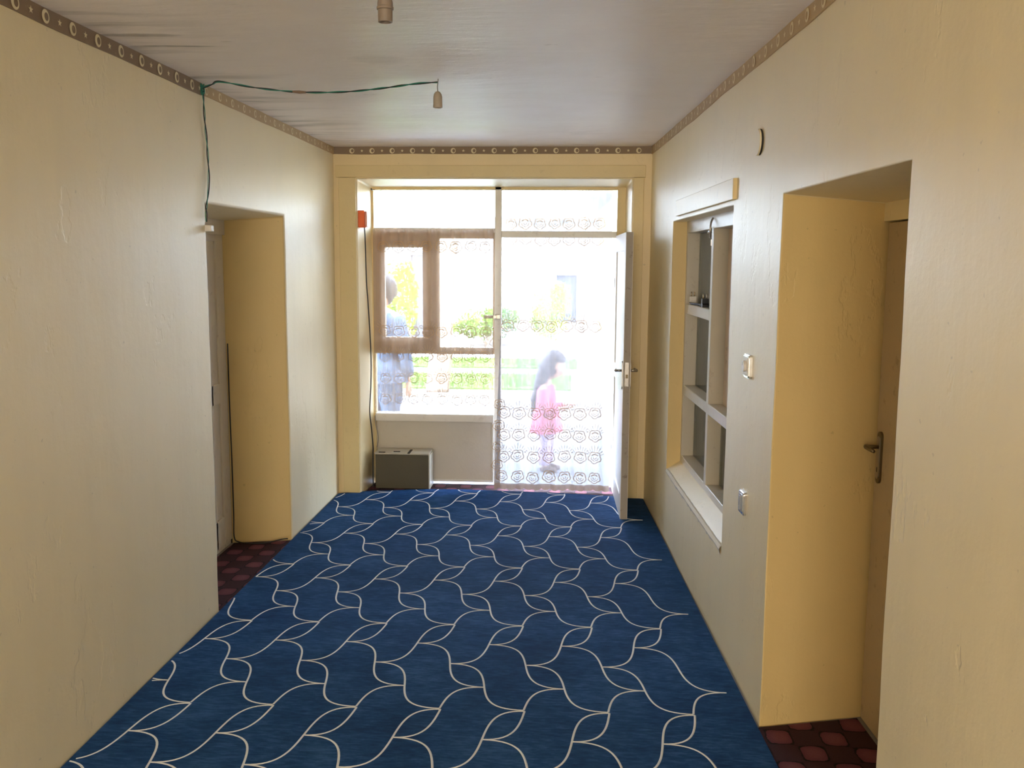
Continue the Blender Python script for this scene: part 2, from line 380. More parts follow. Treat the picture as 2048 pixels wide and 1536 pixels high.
# floor slab and ceiling ------------------------------------------------------
obj('floor', MB().box(-2.6, 1.9, YB-.2, 7.13, -.12, 0), simple('concrete', (.3, .27, .24), .8), kind='structure')
bm = bmesh.new(); nx, ny = 44, 110; g = {}
for i in range(nx+1):
    for j in range(ny+1):
        x = -1.85+(3.05)*i/nx; y = YB-.1+(D+.2-YB)*j/ny
        edge = min(1, min(x-XL, xr(y)-x, D-y)/.35); edge = max(0, edge)
        q = Vector((x*.9, y*2.2, 0)); wr = max(0, 1-abs(x-XL)/.9)
        z = H+.006 + edge*(.012*noise.noise(q)+.006*noise.noise(q*2.7)) + wr*edge*.010*noise.noise(Vector((x*1.2, y*9, 2)))
        dd = math.hypot(x+.55, y-4.15); z -= .02*math.exp(-(dd/.3)**2)*edge      # the sheet is pulled down where the cord leaves it
        g[i, j] = bm.verts.new((x, y, z))
for i in range(nx):
    for j in range(ny): bm.faces.new((g[i, j], g[i, j+1], g[i+1, j+1], g[i+1, j]))
obj('ceiling', bm, M_CEIL, None, True, kind='structure')
obj('roof', MB().box(-3.4, 3.2, YB-.6, 7.75, 2.74, 3.05), simple('roof_mud', (.45, .37, .28), .9), kind='structure')
mb = MB().box(-3.4, XL-.045, 7.14, 7.26, -.1, 2.74).box(.60, 3.0, 7.14, 7.26, -.1, 2.74).box(XL-.045, .60, 7.14, 7.26, 2.36, 2.74)
obj('wall_outer', mb, simple('outer_plaster', (.72, .64, .48), .85), kind='structure')

# side room behind the right window (dark, unlit)
def xw(y, d): return xr(y)+d
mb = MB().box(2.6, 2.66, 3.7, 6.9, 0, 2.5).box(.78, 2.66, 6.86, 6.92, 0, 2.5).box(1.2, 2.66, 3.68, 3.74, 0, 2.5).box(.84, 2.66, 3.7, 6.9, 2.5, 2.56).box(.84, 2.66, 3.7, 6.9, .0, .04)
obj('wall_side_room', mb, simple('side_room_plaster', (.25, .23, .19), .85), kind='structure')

# ------------------------------------------------------------------ border paper along the ceiling
def strip(name, fn, u0, u1, vtop, vbot, mat, spacing, first, msc=1.0):
    b = MB(); n = int((u1-u0)/.05)
    prev = None
    for i in range(n+1):
        u = u0+(u1-u0)*i/n
        w0 = wob(fn(u, 2.55, 0)) if 'far' not in name else wob(fn(u, 2.55, 0), .003)
        dz = .004*noise.noise(Vector((u*3, 7, 0))); pr = .006+.003*noise.noise(Vector((u*8, 1, 0)))
        a = [b.bm.verts.new(fn(u, v+dz*(v < 2.54), -d)+w0) for v, d in ((vtop, pr+.004), (vtop-.01, pr+.002), (vbot, pr), (vbot, -.001))]
        if prev:
            for k in range(3): b.bm.faces.new((prev[k], prev[k+1], a[k+1], a[k]))
        prev = a
    o = obj(name, b, mat, None, 'auto', kind='structure')
    m = MB(); u = first; hh = (vtop-.006-vbot)*.40; vc = (vtop-.008+vbot)/2
    while u < u1-.03:
        if u > u0+.03:
            w0 = wob(fn(u, 2.55, 0), .006 if 'far' not in name else .003); off = .0105
            f2 = lambda a_, c_, d_: fn(a_, c_, d_)+w0
            # crescent: outer circle, eccentric dark disc cut from it, closed nearly into a ring
            no = 22; outer = [(u+hh*cos(2*pi*k/no), vc+hh*1.05*sin(2*pi*k/no)) for k in range(no)]
            inner = [(u+hh*.22+hh*.55*cos(2*pi*k/no), vc+hh*.62*sin(2*pi*k/no)) for k in range(no)]
            A = [m.bm.verts.new(f2(*p, -off)) for p in outer]; B = [m.bm.verts.new(f2(*p, -off)) for p in inner]
            for k in range(no): m.bm.faces.new((A[k], A[(k+1) % no], B[(k+1) % no], B[k]))
            us_ = u+spacing/2; st = []
            for k in range(10):
                r = hh*(.62 if k % 2 == 0 else .26); st.append((us_+r*sin(pi*k/5), vc+r*cos(pi*k/5)))
            if us_ < u1-.02:
                c = m.bm.verts.new(f2(us_, vc, -off)); P = [m.bm.verts.new(f2(*p, -off)) for p in st]
                for k in range(10): m.bm.faces.new((c, P[k], P[(k+1) % 10]))
        u += spacing
    obj('printed_moons_and_stars', m, M_MOTIF, o, label='cream crescent moons and stars printed on the brown border', kind='stuff', recalc=False)
    return o
strip('trim_left', PL, YB, 4.345, 2.572, 2.512, M_STRIPBROWN, .168, 2.879-.168*30)
strip('trim_6', PL, 4.345, D, 2.570, 2.516, M_STRIPTAN, .168, 2.879+.168*9)
strip('trim_right', PR, YB, D, 2.572, 2.514, M_STRIPTAN, .170, 2.971-.170*30)
strip('trim_far', PE, XL+.005, .55, 2.568, 2.516, M_STRIPBROWN, .147, -1.60)

# ------------------------------------------------------------------ boards round the far window
def board(name, x0, x1, z0, z1, y0=D-.016, y1=D+.004, mat=M_CREAMWOOD):
    return obj(name, MB().box(x0, x1, y0, y1, z0, z1, .003), mat, kind='structure')
board('trim_1', -1.722, .510, 2.352, 2.436, D-.020)
board('trim_2', -1.700, -1.576, .012, 2.350)
board('trim_3', .426, .500, .02, 2.350)

# ------------------------------------------------------------------ far window / entrance frame (window_1)
YF = 7.12
w1 = thing('window_1', (-.57, YF, 0), kind='structure')
def fr(name, x0, x1, z0, z1, y0=YF, y1=YF+.07, mat=M_WHITE, parent=w1, bev=.004, label=None):
    return obj(name, MB().box(x0, x1, y0, y1, z0, z1, bev), mat, parent, label=label)
fr('frame_post', -1.56, -1.530, 0, 2.33, mat=M_CREAMWOOD)
fr('frame_post', -.595, -.543, 0, 2.33)
fr('frame_post', .332, .41, 0, 2.33, mat=M_CREAMWOOD, label='ochre painted right jamb')
fr('frame_head', -1.53, .332, 2.292, 2.33, mat=M_CREAMWOOD)
fr('transom_rail', -.543, .332, 1.936, 1.985)
fr('transom_rail', -1.53, -.595, 1.972, 2.006)
fr('window_rail', -1.53, -.595, .505, .566, YF-.03, YF+.07, label='white painted ledge under the lower pane')
fr('window_rail', -1.53, -.595, 1.035, 1.075, YF+.012, YF+.07, M_FRAME)
pn = fr('lower_panel', -1.53, -.600, .03, .505, YF+.018, YF+.04, M_PANEL, label='plain grey white board panel')
fr('panel_bead', -1.53, -.600, .018, .036, YF+.004, YF+.02, M_WHITE)
fr('panel_bead', -.612, -.598, .03, .505, YF+.004, YF+.02, M_WHITE)
fr('glass_pane', -1.53, -.595, .566, 1.035, YF+.04, YF+.044, M_GLASS, bev=0)
fr('glass_pane', -1.53, -.595, 2.006, 2.292, YF+.04, YF+.044, M_GLASS, bev=0)
fr('glass_pane', -.543, .332, 1.985, 2.292, YF+.03, YF+.034, M_GLASS, bev=0)
def sash(x0, x1, z0, z1, l, r, t, b, y0, y1, mat=M_FRAME):
    f = MB().box(x0, x0+l, y0, y1, z0, z1, .003).box(x1-r, x1, y0, y1, z0, z1, .003).box(x0+l, x1-r, y0, y1, z1-t, z1, .003).box(x0+l, x1-r, y0, y1, z0, z0+b, .003)
    o = obj('window_sash', f, mat, w1, label='casement sash with backlit shade painted into its brown colour')
    obj('glass_pane', MB().box(x0+l, x1-r, (y0+y1)/2-.002, (y0+y1)/2+.002, z0+b, z1-t), M_GLASS, o)
sash(-1.53, -1.068, 1.075, 1.972, .078, .087, .115, .088, YF+.012, YF+.06)
sash(-1.066, -.597, 1.075, 1.972, .041, .012, .046, .012, YF+.012, YF+.06)
# hasp on the post
hs = thing('door_hasp', (-.60, YF-.008, 1.33), 'small steel hasp screwed across the white centre post beside the doorway', 'latch')
hb = obj('hasp_strap', MB().box(-.672, -.575, YF-.040, YF-.034, 1.318, 1.344, .002), M_NICKEL, hs)
obj('hasp_plate', MB().box(-.590, -.548, YF-.034, YF-.001, 1.315, 1.348, .003), M_NICKEL, hs)
obj('hasp_eye', MB().tube([(-.672+.012*cos(a), YF-.037, 1.331+.012*sin(a)) for a in [k*pi/6 for k in range(13)]], .0028, 6), M_NICKEL, hs)

# ------------------------------------------------------------------ open entrance door leaf (door_1)
dx = thing('door_3', (.335, 7.11, 0), kind='structure')
dv = Vector((.358-.334, 6.17-7.115, 0)).normalized(); dn = Vector((dv.y, -dv.x, 0))   # along leaf, normal towards -x
if dn.x > 0: dn = -dn
HING = Vector((.372, 7.113, 0)); LW = .945
def PD(u, v, d): return HING + dv*u + dn*d + Vector((0, 0, v))   # d from right face (0) to left face (.045)
def dbox(b, u0, u1, v0, v1, d0, d1): return b.prism([(u0, v0), (u1, v0), (u1, v1), (u0, v1)], PD, d0, d1)
b = MB(); dbox(b, 0, LW, .012, 1.95, .0075, .0375)
obj('door_core', b, M_WHITE, dx)
for (u0, u1, v0, v1) in ((0, .10, .012, 1.95), (LW-.11, LW-.002, .012, 1.95), (.10, LW-.11, 1.83, 1.95), (.10, LW-.11, .012, .16), (.10, LW-.11, .90, 1.0)):
    b = MB(); dbox(b, u0, u1, v0, v1, .0375, .047); obj('door_rail', b, M_WHITE, dx)
    b = MB(); dbox(b, u0, u1, v0, v1, -.002, .0075); obj('door_rail', b, M_WHITE, dx)
b = MB(); dbox(b, LW-.003, LW+.002, .012, 1.95, .001, .044); obj('door_edge', b, M_EDGE, dx, label='worn grey bare edge of the leaf')
def capsule_plate(b, c, half, r, fn, d0, d1):
    pts = [(c[0]+r*cos(a), c[1]+half+r*sin(a)) for a in [pi*k/8 for k in range(9)]]+[(c[0]+r*cos(a), c[1]-half+r*sin(a)) for a in [pi+pi*k/8 for k in range(9)]]
    b.prism(pts, fn, d0, d1)
lk = MB(); dbox(lk, LW+.001, LW+.004, .93, 1.09, .010, .036); obj('lock_faceplate', lk, M_NICKEL, dx, label='nickel lock case plate on the leaf edge')
lk = MB(); dbox(lk, LW+.003, LW+.012, .985, 1.01, .015, .031); obj('lock_bolt', lk, M_BRONZE, dx)
for s, d in ((1, .047), (-1, -.002)):
    p = MB(); capsule_plate(p, (LW-.055, 1.0), .075, .022, PD, d, d+s*.006)
    hp = obj('handle_plate', p, M_NICKEL, dx)
    h = MB(); c = PD(LW-.055, 1.03, d); h.tube([c, c+dn*s*.045], .009, 10)
    h.tube([c+dn*s*.045+dv*.006, c+dn*s*.047-dv*.02, c+dn*s*.046-dv*.10, c+dn*s*.040-dv*.115], [.009, .009, .008, .006], 10)
    obj('lever_handle', h, M_NICKEL, hp, True)
for z in (.35, 1.6):
    h = MB().tube([PD(-.004, z, .046)-Vector((0, 0, .04)), PD(-.004, z, .046)+Vector((0, 0, .04))], .007, 10); obj('hinge', h, M_NICKEL, dx, True)

# ------------------------------------------------------------------ left door (door_1) and right door (door_2)
d1 = thing('door_1', (XL-.35, 4.9, 0), kind='structure')
X0 = XL-.352
b = MB().box(X0-.05, X0-.008, 4.28, 5.485, 0.0, 2.02)
obj('door_backing', MB().box(X0-.075, X0-.052, 4.2, 5.6, -.02, 2.1), M_DARKGAP, d1)  # added dark slab behind the leaf, stops daylight leaking through the gap
obj('door_leaf', b, M_DOORL, d1)
for (y0, y1, z0, z1) in ((5.345, 5.462, .03, 1.98), (5.215, 5.240, .03, 1.86), (4.31, 4.44, .03, 1.98), (4.44, 5.345, 1.86, 1.98), (4.44, 5.345, .03, .2), (4.44, 5.345, .9, 1.02)):
    obj('door_rail', MB().box(X0-.010, X0+.003, y0, y1, z0, z1, .003), M_DOORL, d1)
obj('door_head', MB().box(X0-.01, X0+.016, 4.3, 5.47, 1.90, 1.99, .003), M_DOORL, d1)
obj('gap_shadow_strip', MB().box(X0-.012, X0-.001, 5.462, 5.482, 0, 1.95), M_DARKGAP, d1)

d2 = thing('door_2', PR(2.9, 0, .41), kind='structure')
def qbox(b, u0, u1, v0, v1, d0, d1_): return b.prism([(u0, v0), (u1, v0), (u1, v1), (u0, v1)], PR, d0, d1_)
b = MB(); qbox(b, 2.1, 3.6, -.02, 2.1, .50, .52); obj('door_backing', b, M_DARKGAP, d2)  # added backing slab, keeps outside light out of the niche
b = MB(); qbox(b, 2.25, 3.53, 1.905, 2.02, .395, .45); obj('door_head', b, M_WALL, d2)
b = MB(); qbox(b, 2.25, 3.445, .012, 1.90, .418, .458); obj('door_leaf', b, M_DOORR, d2)
b = MB(); qbox(b, 3.10, 3.44, .012, 1.898, .408, .418); obj('door_rail', b, M_DOORR, d2)
b = MB(); qbox(b, 2.26, 2.37, .012, 1.898, .408, .418); obj('door_rail', b, M_DOORR, d2)
for v0, v1 in ((.012, .17), (.86, .96), (1.78, 1.898)):
    b = MB(); qbox(b, 2.37, 3.10, v0, v1, .408, .418); obj('door_rail', b, M_DOORR, d2)
p = MB(); capsule_plate(p, (3.395, 1.045), .078, .019, PR, .408, .400); pl = obj('handle_plate', p, M_BRONZE, d2)
p = MB(); capsule_plate(p, (3.395, 1.045), .068, .012, PR, .400, .397); obj('plate_inlay', p, M_NICKEL, pl)
h = MB(); c = PR(3.395, 1.085, .40); h.tube([c, PR(3.395, 1.085, .355)], .008, 10)
h.tube([PR(3.40, 1.085, .356), PR(3.385, 1.086, .352), PR(3.345, 1.083, .354), PR(3.330, 1.080, .358)], [.010, .010, .008, .006], 10)
obj('lever_handle', h, M_BRONZE, pl, True)
p = MB(); capsule_plate(p, (3.395, 1.0), .006, .0035, PR, .397, .3965); obj('keyhole', p, M_BLACK, pl)

# ------------------------------------------------------------------ right window (window_2)
w2 = thing('window_2', PR(4.95, .52, .085), kind='structure')
def wf(name, u0, u1, v0, v1, d0=.085, d1_=.175, mat=M_WINWOOD, parent=w2, label=None):
    b = MB(); qbox(b, u0, u1, v0, v1, d0, d1_)
    bmesh.ops.recalc_face_normals(b.bm, faces=b.bm.faces[:])
    if mat is not M_DGLASS: bmesh.ops.bevel(b.bm, geom=b.bm.edges[:], offset=.003, segments=1, affect='EDGES')
    return obj(name, b, mat, parent, label=label)
wf('window_frame_stile', 5.715, 5.755, .515, 2.0)
wf('window_frame_stile', 4.05, 4.17, .515, 2.0)
wf('window_mullion', 4.945, 5.00, .555, 1.935)
wf('window_head_rail', 4.17, 5.715, 1.93, 2.005)
wf('window_bottom_rail', 4.17, 5.715, .515, .56)
wf('window_rail', 5.0, 5.715, 1.445, 1.505)
wf('window_rail', 4.17, 5.715, .945, 1.003)
for (u0, u1, v0, v1) in ((5.0, 5.715, .56, .945), (5.0, 5.715, 1.003, 1.445), (5.0, 5.715, 1.505, 1.93), (4.17, 4.945, .56, .945), (4.17, 4.70, 1.003, 1.93)):
    wf('glass_pane', u0, u1, v0, v1, .158, .162, M_DGLASS)
wf('inner_casement_stile', 4.70, 4.915, 1.003, 1.93, .156, .176, M_FRAME)
wf('inner_casement_gap', 4.905, 4.945, 1.003, 1.93, .172, .176, M_DARKGAP)
# lintel board over the window
b = MB(); qbox(b, 4.07, 5.55, 2.022, 2.112, -.020, .01)
bmesh.ops.bevel(b.bm, geom=b.bm.edges[:], offset=.002, segments=1, affect='EDGES'); obj('trim_4', b, M_CREAMWOOD, kind='structure')
# broken plaster edge of the sill
b = MB(); n = 60; prev = None
for i in range(n+1):
    u = 4.14+1.60*i/n; k = .5+.5*noise.noise(Vector((u*9, 3, 0))); k2 = noise.noise(Vector((u*23, 8, 0)))
    wv = wob(PR(u, .462, 0)); ww = .004+.010*max(0, k+.4*k2)
    a = [b.bm.verts.new(PR(u, v, d)+wv) for v, d in ((.464+.3*ww+.002, ww+.012), (.470+.002*k2, .001), (.455, -.0045-.3*ww), (.448-ww*1.1-.012*max(0, k2), -.001), (.448, .006))]
    if prev:
        for q in range(4): b.bm.faces.new((prev[q], prev[q+1], a[q+1], a[q]))
    prev = a
obj('trim_5', b, M_CHIP, None, False, kind='structure')
# lace curtain in the side room behind the dusty glass
b = MB(); prev = None
for i in range(121):
    u = 4.1+1.7*i/120; a = [b.bm.verts.new(PR(u, v, .235+.014*sin(u*2*pi/.12)+.004*sin(u*51))) for v in (.5, 2.05)]
    if prev: b.bm.faces.new((prev[0], a[0], a[1], prev[1]))
    prev = a
lc = obj('lace_curtain', b, M_LACEIN, None, True, label='grey lace curtain hanging behind the dusty panes of the right hand inner window', cat='curtain', recalc=False)

# ------------------------------------------------------------------ embroidery
def ribbon(b, pts, w, fn, off):
    """pts (u,v) polyline on surface fn; flat ribbon of width w"""
    prev = None; n = len(pts)
    for i, (u, v) in enumerate(pts):
        a = pts[max(0, i-1)]; c = pts[min(n-1, i+1)]; dx_, dy_ = c[0]-a[0], c[1]-a[1]; L = math.hypot(dx_, dy_) or 1
        wi = w[i] if isinstance(w, list) else w
        nx_, ny_ = -dy_/L*wi/2, dx_/L*wi/2
        p = [b.bm.verts.new(fn(u+nx_, v+ny_, off)), b.bm.verts.new(fn(u-nx_, v-ny_, off))]
        if prev: b.bm.faces.new((prev[0], prev[1], p[1], p[0]))
        prev = p
def flower(b, bw, u, v, s, fn, off, rays=True, seed=0):
    rnd = random.Random(seed); s *= rnd.uniform(.93, 1.06); tw = rnd.uniform(-.12, .12); W_ = .0056*s/.045
    def pl(r, a, k=.95): return (u+r*cos(a+tw), v+k*r*sin(a+tw))
    ribbon(b, [pl(s*(.84+.20*abs(sin(2.5*(2*pi*k/44)+.75*pi))), 2*pi*k/44) for k in range(45)], W_*1.15, fn, off)      # scalloped outline
    ribbon(b, [pl(s*(.50+.10*abs(sin(3*(pi*k/22)))), pi+pi*k/22) for k in range(23)], W_*.9, fn, off)               # inner bowl
    ribbon(b, [pl(s*.24, pi*.9+pi*1.2*k/12) for k in range(13)], W_*.8, fn, off)
    ribbon(b, [(u-.52*s+1.04*s*k/12, v+.30*s+.26*s*sin(pi*k/12)) for k in range(13)], W_*1.5, fn, off)                # brow
    if rays:
        for q in range(9):
            a = radians(90+(q-4)*15.5); r0, r1 = s*1.10, s*(2.05-.085*abs(q-4))
            ribbon(bw, [(u+r*cos(a), v+r*sin(a)) for r in (r0, r0+(r1-r0)*.6, r1)], [W_*.5, W_*1.0, W_*.7], fn, off)

def curtain(name, fn, u0, u1, v0, v1, mat, label, rows, hemfn=None, nu=150, nv=60, colembs=()):
    b = bmesh.new(); g = {}
    for i in range(nu+1):
        u = u0+(u1-u0)*i/nu
        vb = v0+(hemfn(u) if hemfn else 0)
        for j in range(nv+1): g[i, j] = b.verts.new(fn(u, vb+(v1-vb)*j/nv, 0))
    for i in range(nu):
        for j in range(nv): b.faces.new((g[i, j], g[i+1, j], g[i+1, j+1], g[i, j+1]))
    t = thing(name, fn((u0+u1)/2, v0, 0), label, 'curtain')
    obj('sheer_cloth', b, mat, t, True, recalc=False)
    e, ew = MB(), MB(); sd_ = 0
    for (z, s, sp, rays, x0, x1) in rows:
        x = x0+sp*.5
        while x < x1-s*.5:
            sd_ += 1; flower(e, ew, x+random.uniform(-.006, .006), z+random.uniform(-.006, .006), s, fn, -.0015, rays, sd_); x += sp
    for (x, z, s) in colembs: sd_ += 1; flower(e, ew, x, z, s, fn, -.0015, False, sd_)
    obj('embroidered_flowers', e, M_EMB, t, label='beige embroidered flower outlines', kind='stuff', recalc=False)
    if len(ew.bm.verts): obj('embroidered_rays', ew, M_EMBW, t, label='fans of pale stitched rays over the flowers', kind='stuff', recalc=False)
    return t
# left curtain on the window
def SL(u, v, d):
    y = YF-.052+.009*sin(u*2*pi/.088+.6*sin(v*2))+.004*sin(u*2*pi/.061+v)+.004*noise.noise(Vector((u*4, v*2, 0)))
    return Vector((u, y+d, v))
curtain('window_curtain', SL, -1.528, -.600, .572, 1.995, M_SHEER2,
        'sheer embroidered curtain covering the left window above the grey white panel',
        [(1.865, .044, .112, False, -1.50, -.61), (1.215, .044, .112, True, -1.50, -.61), (1.022, .042, .112, True, -1.50, -.61), (.85, .042, .112, True, -1.50, -.61), (.685, .042, .112, True, -1.50, -.61)],
        hemfn=lambda u: .006*abs(sin(u*pi/.05)))
# doorway curtain, hung outside the frame and swept into the room at the bottom
def SD(u, v, d):
    t = max(0, min(1, (1.95-v)/1.93)); y = 7.215-.30*t**1.15
    f = 1-.25*t
    y += f*(.016*sin(u*2*pi/.17+.5*sin(v*1.5)+1)+.006*sin(u*2*pi/.071+v*2))
    s = (u+.11)/.43; w = 1+.06*t
    cx = -.11-.022*t
    return Vector((cx+(u+.11)*w, y+d, v))
rows = [(2.045, .046, .112, False, -.53, .31), (1.925, .046, .112, False, -.53, .31), (1.262, .046, .110, True, -.53, .31), (.60, .046, .112, True, -.53, .31), (.435, .046, .112, True, -.53, .31), (.27, .045, .112, True, -.53, .31), (.115, .045, .112, False, -.53, .31)]
dc = curtain('doorway_curtain', SD, -.530, .300, .030, 2.29, M_SHEER, 'long sheer embroidered curtain hanging in the open doorway down to the blue rug', rows,
        hemfn=lambda u: -.010*abs(sin(u*pi/.062)), nu=170, nv=80, colembs=[(-.515, z, .04) for z in (.20, .34, .50, .66)])
b = MB(); prev = None
for i in range(171):
    u = -.53+.83*i/170; a = [b.bm.verts.new(SD(u, v, -.002)) for v in (.028-.012*abs(sin(u*pi/.062)), .045, .062, .065)]
    if prev:
        for k in range(3): b.bm.faces.new((prev[k], a[k], a[k+1], prev[k+1]))
    prev = a
obj('scalloped_hem', b, M_HEM, dc, True, label='denser peach lace hem with scallops', recalc=False)

# ------------------------------------------------------------------ carpet and rug
cp = [(XL+.01, YB+.05), (XL+.01, 4.36), (XL-.335, 4.36), (XL-.335, 5.45), (XL+.01, 5.53), (XL+.01, D-.01), (-1.555, D-.01), (-1.535, 7.11), (.385, 7.11), (.41, D-.01), (xr(D)-.01, D-.01)]
cp += [(xr(3.355)-.012, 3.355), (PR(3.44, 0, .395).x, PR(3.44, 0, .395).y), (PR(2.31, 0, .395).x, PR(2.31, 0, .395).y), (xr(2.3)-.012, 2.30), (xr(YB)-.012, YB+.05)]
obj('carpet', MB().prism(cp, lambda u, v, d: Vector((u, v, d)), .0005, .006), M_CARPET, label='worn burgundy patterned carpet under the blue rug, seen at the doorways', cat='carpet')
rt = thing('rug', (-.5, 3.5, .006), 'large navy blue rug with ivory leaf and scale line pattern along the corridor', 'rug')
back = [(.549, 6.735), (.31, 6.80), (-.05, 6.85), (-.50, 6.885), (-.80, 6.90), (-1.09, 6.885), (-1.50, 6.80), (-1.70, 6.715), (XL+.008, 6.69)]
left = [(XL+.008+.001*k % 1*0, 6.6-.45*k) for k in range(0, 20)]
left = [(x, y) for x, y in left if y > YB+.2]
right = [(xr(y)-.012 - .004*abs(noise.noise(Vector((y*3, 0, 0)))), y) for y in [YB+.2+.3*k for k in range(31)] if y < 6.7]
poly = back+left+[(XL+.008, YB+.2)]+right
b = MB(); b.prism(poly, lambda u, v, d: Vector((u, v, d)), .0065, .0145)
obj('rug_body', b, M_RUG, rt)
Pv = Vector((.3295, .009)); Qv = Vector((-.0500, .846)); L0 = Vector((-1.294, 3.146))
oR = Vector((.145, .226)); oT = Vector((-.151, -.214)); oB = Vector((.019, -.428))
lines = []
def quad(h, s, n=14):
    """edge leaving h horizontally and reaching s steeply"""
    dx_, dy_ = s.x-h.x, s.y-h.y
    c1 = h+Vector((dx_*.78, 0)); c2 = s-Vector((dx_*.10, dy_*.60))
    return [h*(1-t)**3+c1*3*t*(1-t)**2+c2*3*t*t*(1-t)+s*t**3 for t in [k/n for k in range(n+1)]]
for r in range(-6, 6):
    for i in range(-4, 7):
        L = L0+Pv*i+Qv*r; Rr = L+oR; T = L+oT; B = L+oB; T1 = T+Pv; Rn = L+Vector((.191, -.613)); Rp = Rn-Pv
        if i <= 5: lines += [quad(Rr, L), quad(L, Rr), quad(T, L), quad(L, T1)]
        lines += [quad(B, T)]                      # left side of the leaf
        if i <= 5: lines += [quad(T, B), quad(Rn, B)]
        lines += [quad(B, Rp)]
def inside(p):
    yb = 6.69
    for (xa, ya), (xb, yb_) in zip(back, back[1:]):
        if min(xa, xb) <= p.x <= max(xa, xb) and abs(xa-xb) > 1e-6: yb = ya+(yb_-ya)*(p.x-xa)/(xb-xa)
    return XL+.015 < p.x < xr(p.y)-.02 and p.y < yb-.006 and p.y > -1.5
b = MB()
for pl_ in lines:
    run = []
    for p in pl_+[None]:
        if p is not None and inside(p): run.append((p.x, p.y)); continue
        if len(run) > 1:
            pr = None; nn = len(run)
            for i, (x, y) in enumerate(run):
                a = run[max(0, i-1)]; c = run[min(nn-1, i+1)]; ddx, ddy = c[0]-a[0], c[1]-a[1]; Ln = math.hypot(ddx, ddy) or 1
                nx_, ny_ = -ddy/Ln*.0042, ddx/Ln*.0042
                q = [b.bm.verts.new((x+nx_, y+ny_, .0146)), b.bm.verts.new((x, y, .0165)), b.bm.verts.new((x-nx_, y-ny_, .0146))]
                if pr: b.bm.faces.new((pr[0], pr[1], q[1], q[0])); b.bm.faces.new((pr[1], pr[2], q[2], q[1]))
                pr = q
        run = []
obj('line_pattern', b, M_LINE, rt, label='raised ivory yarn lines forming leaves and scales', kind='stuff', recalc=False)

# ------------------------------------------------------------------ metal box by the window
bx = thing('metal_box', (-1.285, 7.0, .006), 'olive grey metal box standing in the corner under the left window panel', 'box')
obj('box_body', MB().box(-1.495, -1.082, 6.905, 7.095, .007, .275, .004), M_BOXMETAL, bx)
obj('box_lid', MB().box(-1.500, -1.076, 6.897, 7.100, .276, .287, .003), M_BOXLIGHT, bx, label='pale grey lid')
obj('box_rim', MB().box(-1.0815, -1.072, 6.898, 7.098, .007, .275, .002), M_BOXLIGHT, bx)
obj('cable_tie', MB().box(-1.243, -1.225, 6.893, 7.03, .2872, .292), M_DARKGAP, bx)
for k, x in enumerate((-1.47, -1.36)): obj('lid_catch', MB().box(x, x+.05, 6.915+.03*k, 6.93+.03*k, .2875, .291), M_DARKGAP, bx)

# ------------------------------------------------------------------ orange plug box and its cable
XRV = -1.567
op = thing('junction_box', (XRV+.02, 6.80, 1.995), 'bright orange junction box fixed to the left window reveal', 'electrical box')
obj('box_housing', MB().box(XRV-.002, XRV+.044, 6.765, 6.835, 1.995, 2.118, .004), M_ORANGE, op)
obj('box_side_cover', MB().box(XRV+.044, XRV+.062, 6.775, 6.83, 2.0, 2.112, .005), M_PINKP, op, label='salmon pink side cover')
pts = [(-1.530, 6.80, 1.995), (-1.528, 6.81, 1.9), (-1.527, 6.83, 1.6), (-1.520, 6.84, 1.45), (-1.508, 6.84, 1.2), (-1.505, 6.85, 1.0), (-1.512, 6.86, .8), (-1.523, 6.86, .62), (-1.515, 6.87, .5), (-1.506, 6.88, .35), (-1.508, 6.885, .28), (-1.510, 6.885, .15), (-1.508, 6.882, .02)]
def smooth_pts(p, m=6):
    p = [Vector(q) for q in p]; out = []
    for i in range(len(p)-1):
        a, b_, c, d = p[max(0, i-1)], p[i], p[i+1], p[min(len(p)-1, i+2)]
        for k in range(m):
            t = k/m; out.append(.5*((2*b_)+(c-a)*t+(2*a-5*b_+4*c-d)*t*t+(-a+3*b_-3*c+d)*t**3))
    return out+[p[-1]]
obj('power_cable', MB().tube(smooth_pts(pts), .0045, 8), M_BLACK, None, True, label='black cable running from the orange box down the left reveal to the metal box', cat='cable')
obj('spare_wire', MB().tube(smooth_pts([(-1.528, 7.07, .55), (-1.522, 7.06, .48), (-1.505, 7.05, .42), (-1.50, 7.05, .36), (-1.512, 7.05, .30)]), .003, 6), M_GREY, None, True, label='thin grey wire curling above the metal box beside the panel', cat='wire')
obj('curtain_nail', MB().tube([(-1.532, 7.10, 2.287), (-1.528, 7.04, 2.292)], .005, 8).tube([(-1.528, 7.045, 2.291), (-1.50, 7.05, 2.284), (-1.45, 7.06, 2.281)], .002, 6), M_BLACK, None, True, label='black nail with string in the top left corner of the far window', cat='nail')

# ------------------------------------------------------------------ light sockets and wires on the ceiling
s1 = thing('lamp_socket', (-.565, 2.83, 2.453), 'brownish two part lamp socket hanging from the ceiling at the top edge of the picture', 'lamp socket')
obj('socket_body', MB().lathe([(.012, 2.525), (.020, 2.522), (.0225, 2.510), (.0228, 2.496), (.0215, 2.496), (.0212, 2.454), (.017, 2.453), (.016, 2.472), (.001, 2.472)], (-.565, 2.83, 0), 24), M_BAKE, s1, 'auto')
obj('socket_ring', MB().lathe([(.0228, 2.498), (.0250, 2.496), (.0250, 2.490), (.0215, 2.488)], (-.565, 2.83, 0), 24), M_BAKE, s1, 'auto')
obj('socket_cord', MB().tube([(-.565, 2.83, 2.562), (-.564, 2.83, 2.54), (-.565, 2.83, 2.52)], .005, 8), M_BLACK, s1, True)
obj('ceiling_hook', MB().tube([(-.568, 2.835, 2.565), (-.575, 2.83, 2.55), (-.56, 2.83, 2.543), (-.55, 2.83, 2.555)], .003, 6), M_BLACK, s1, True)
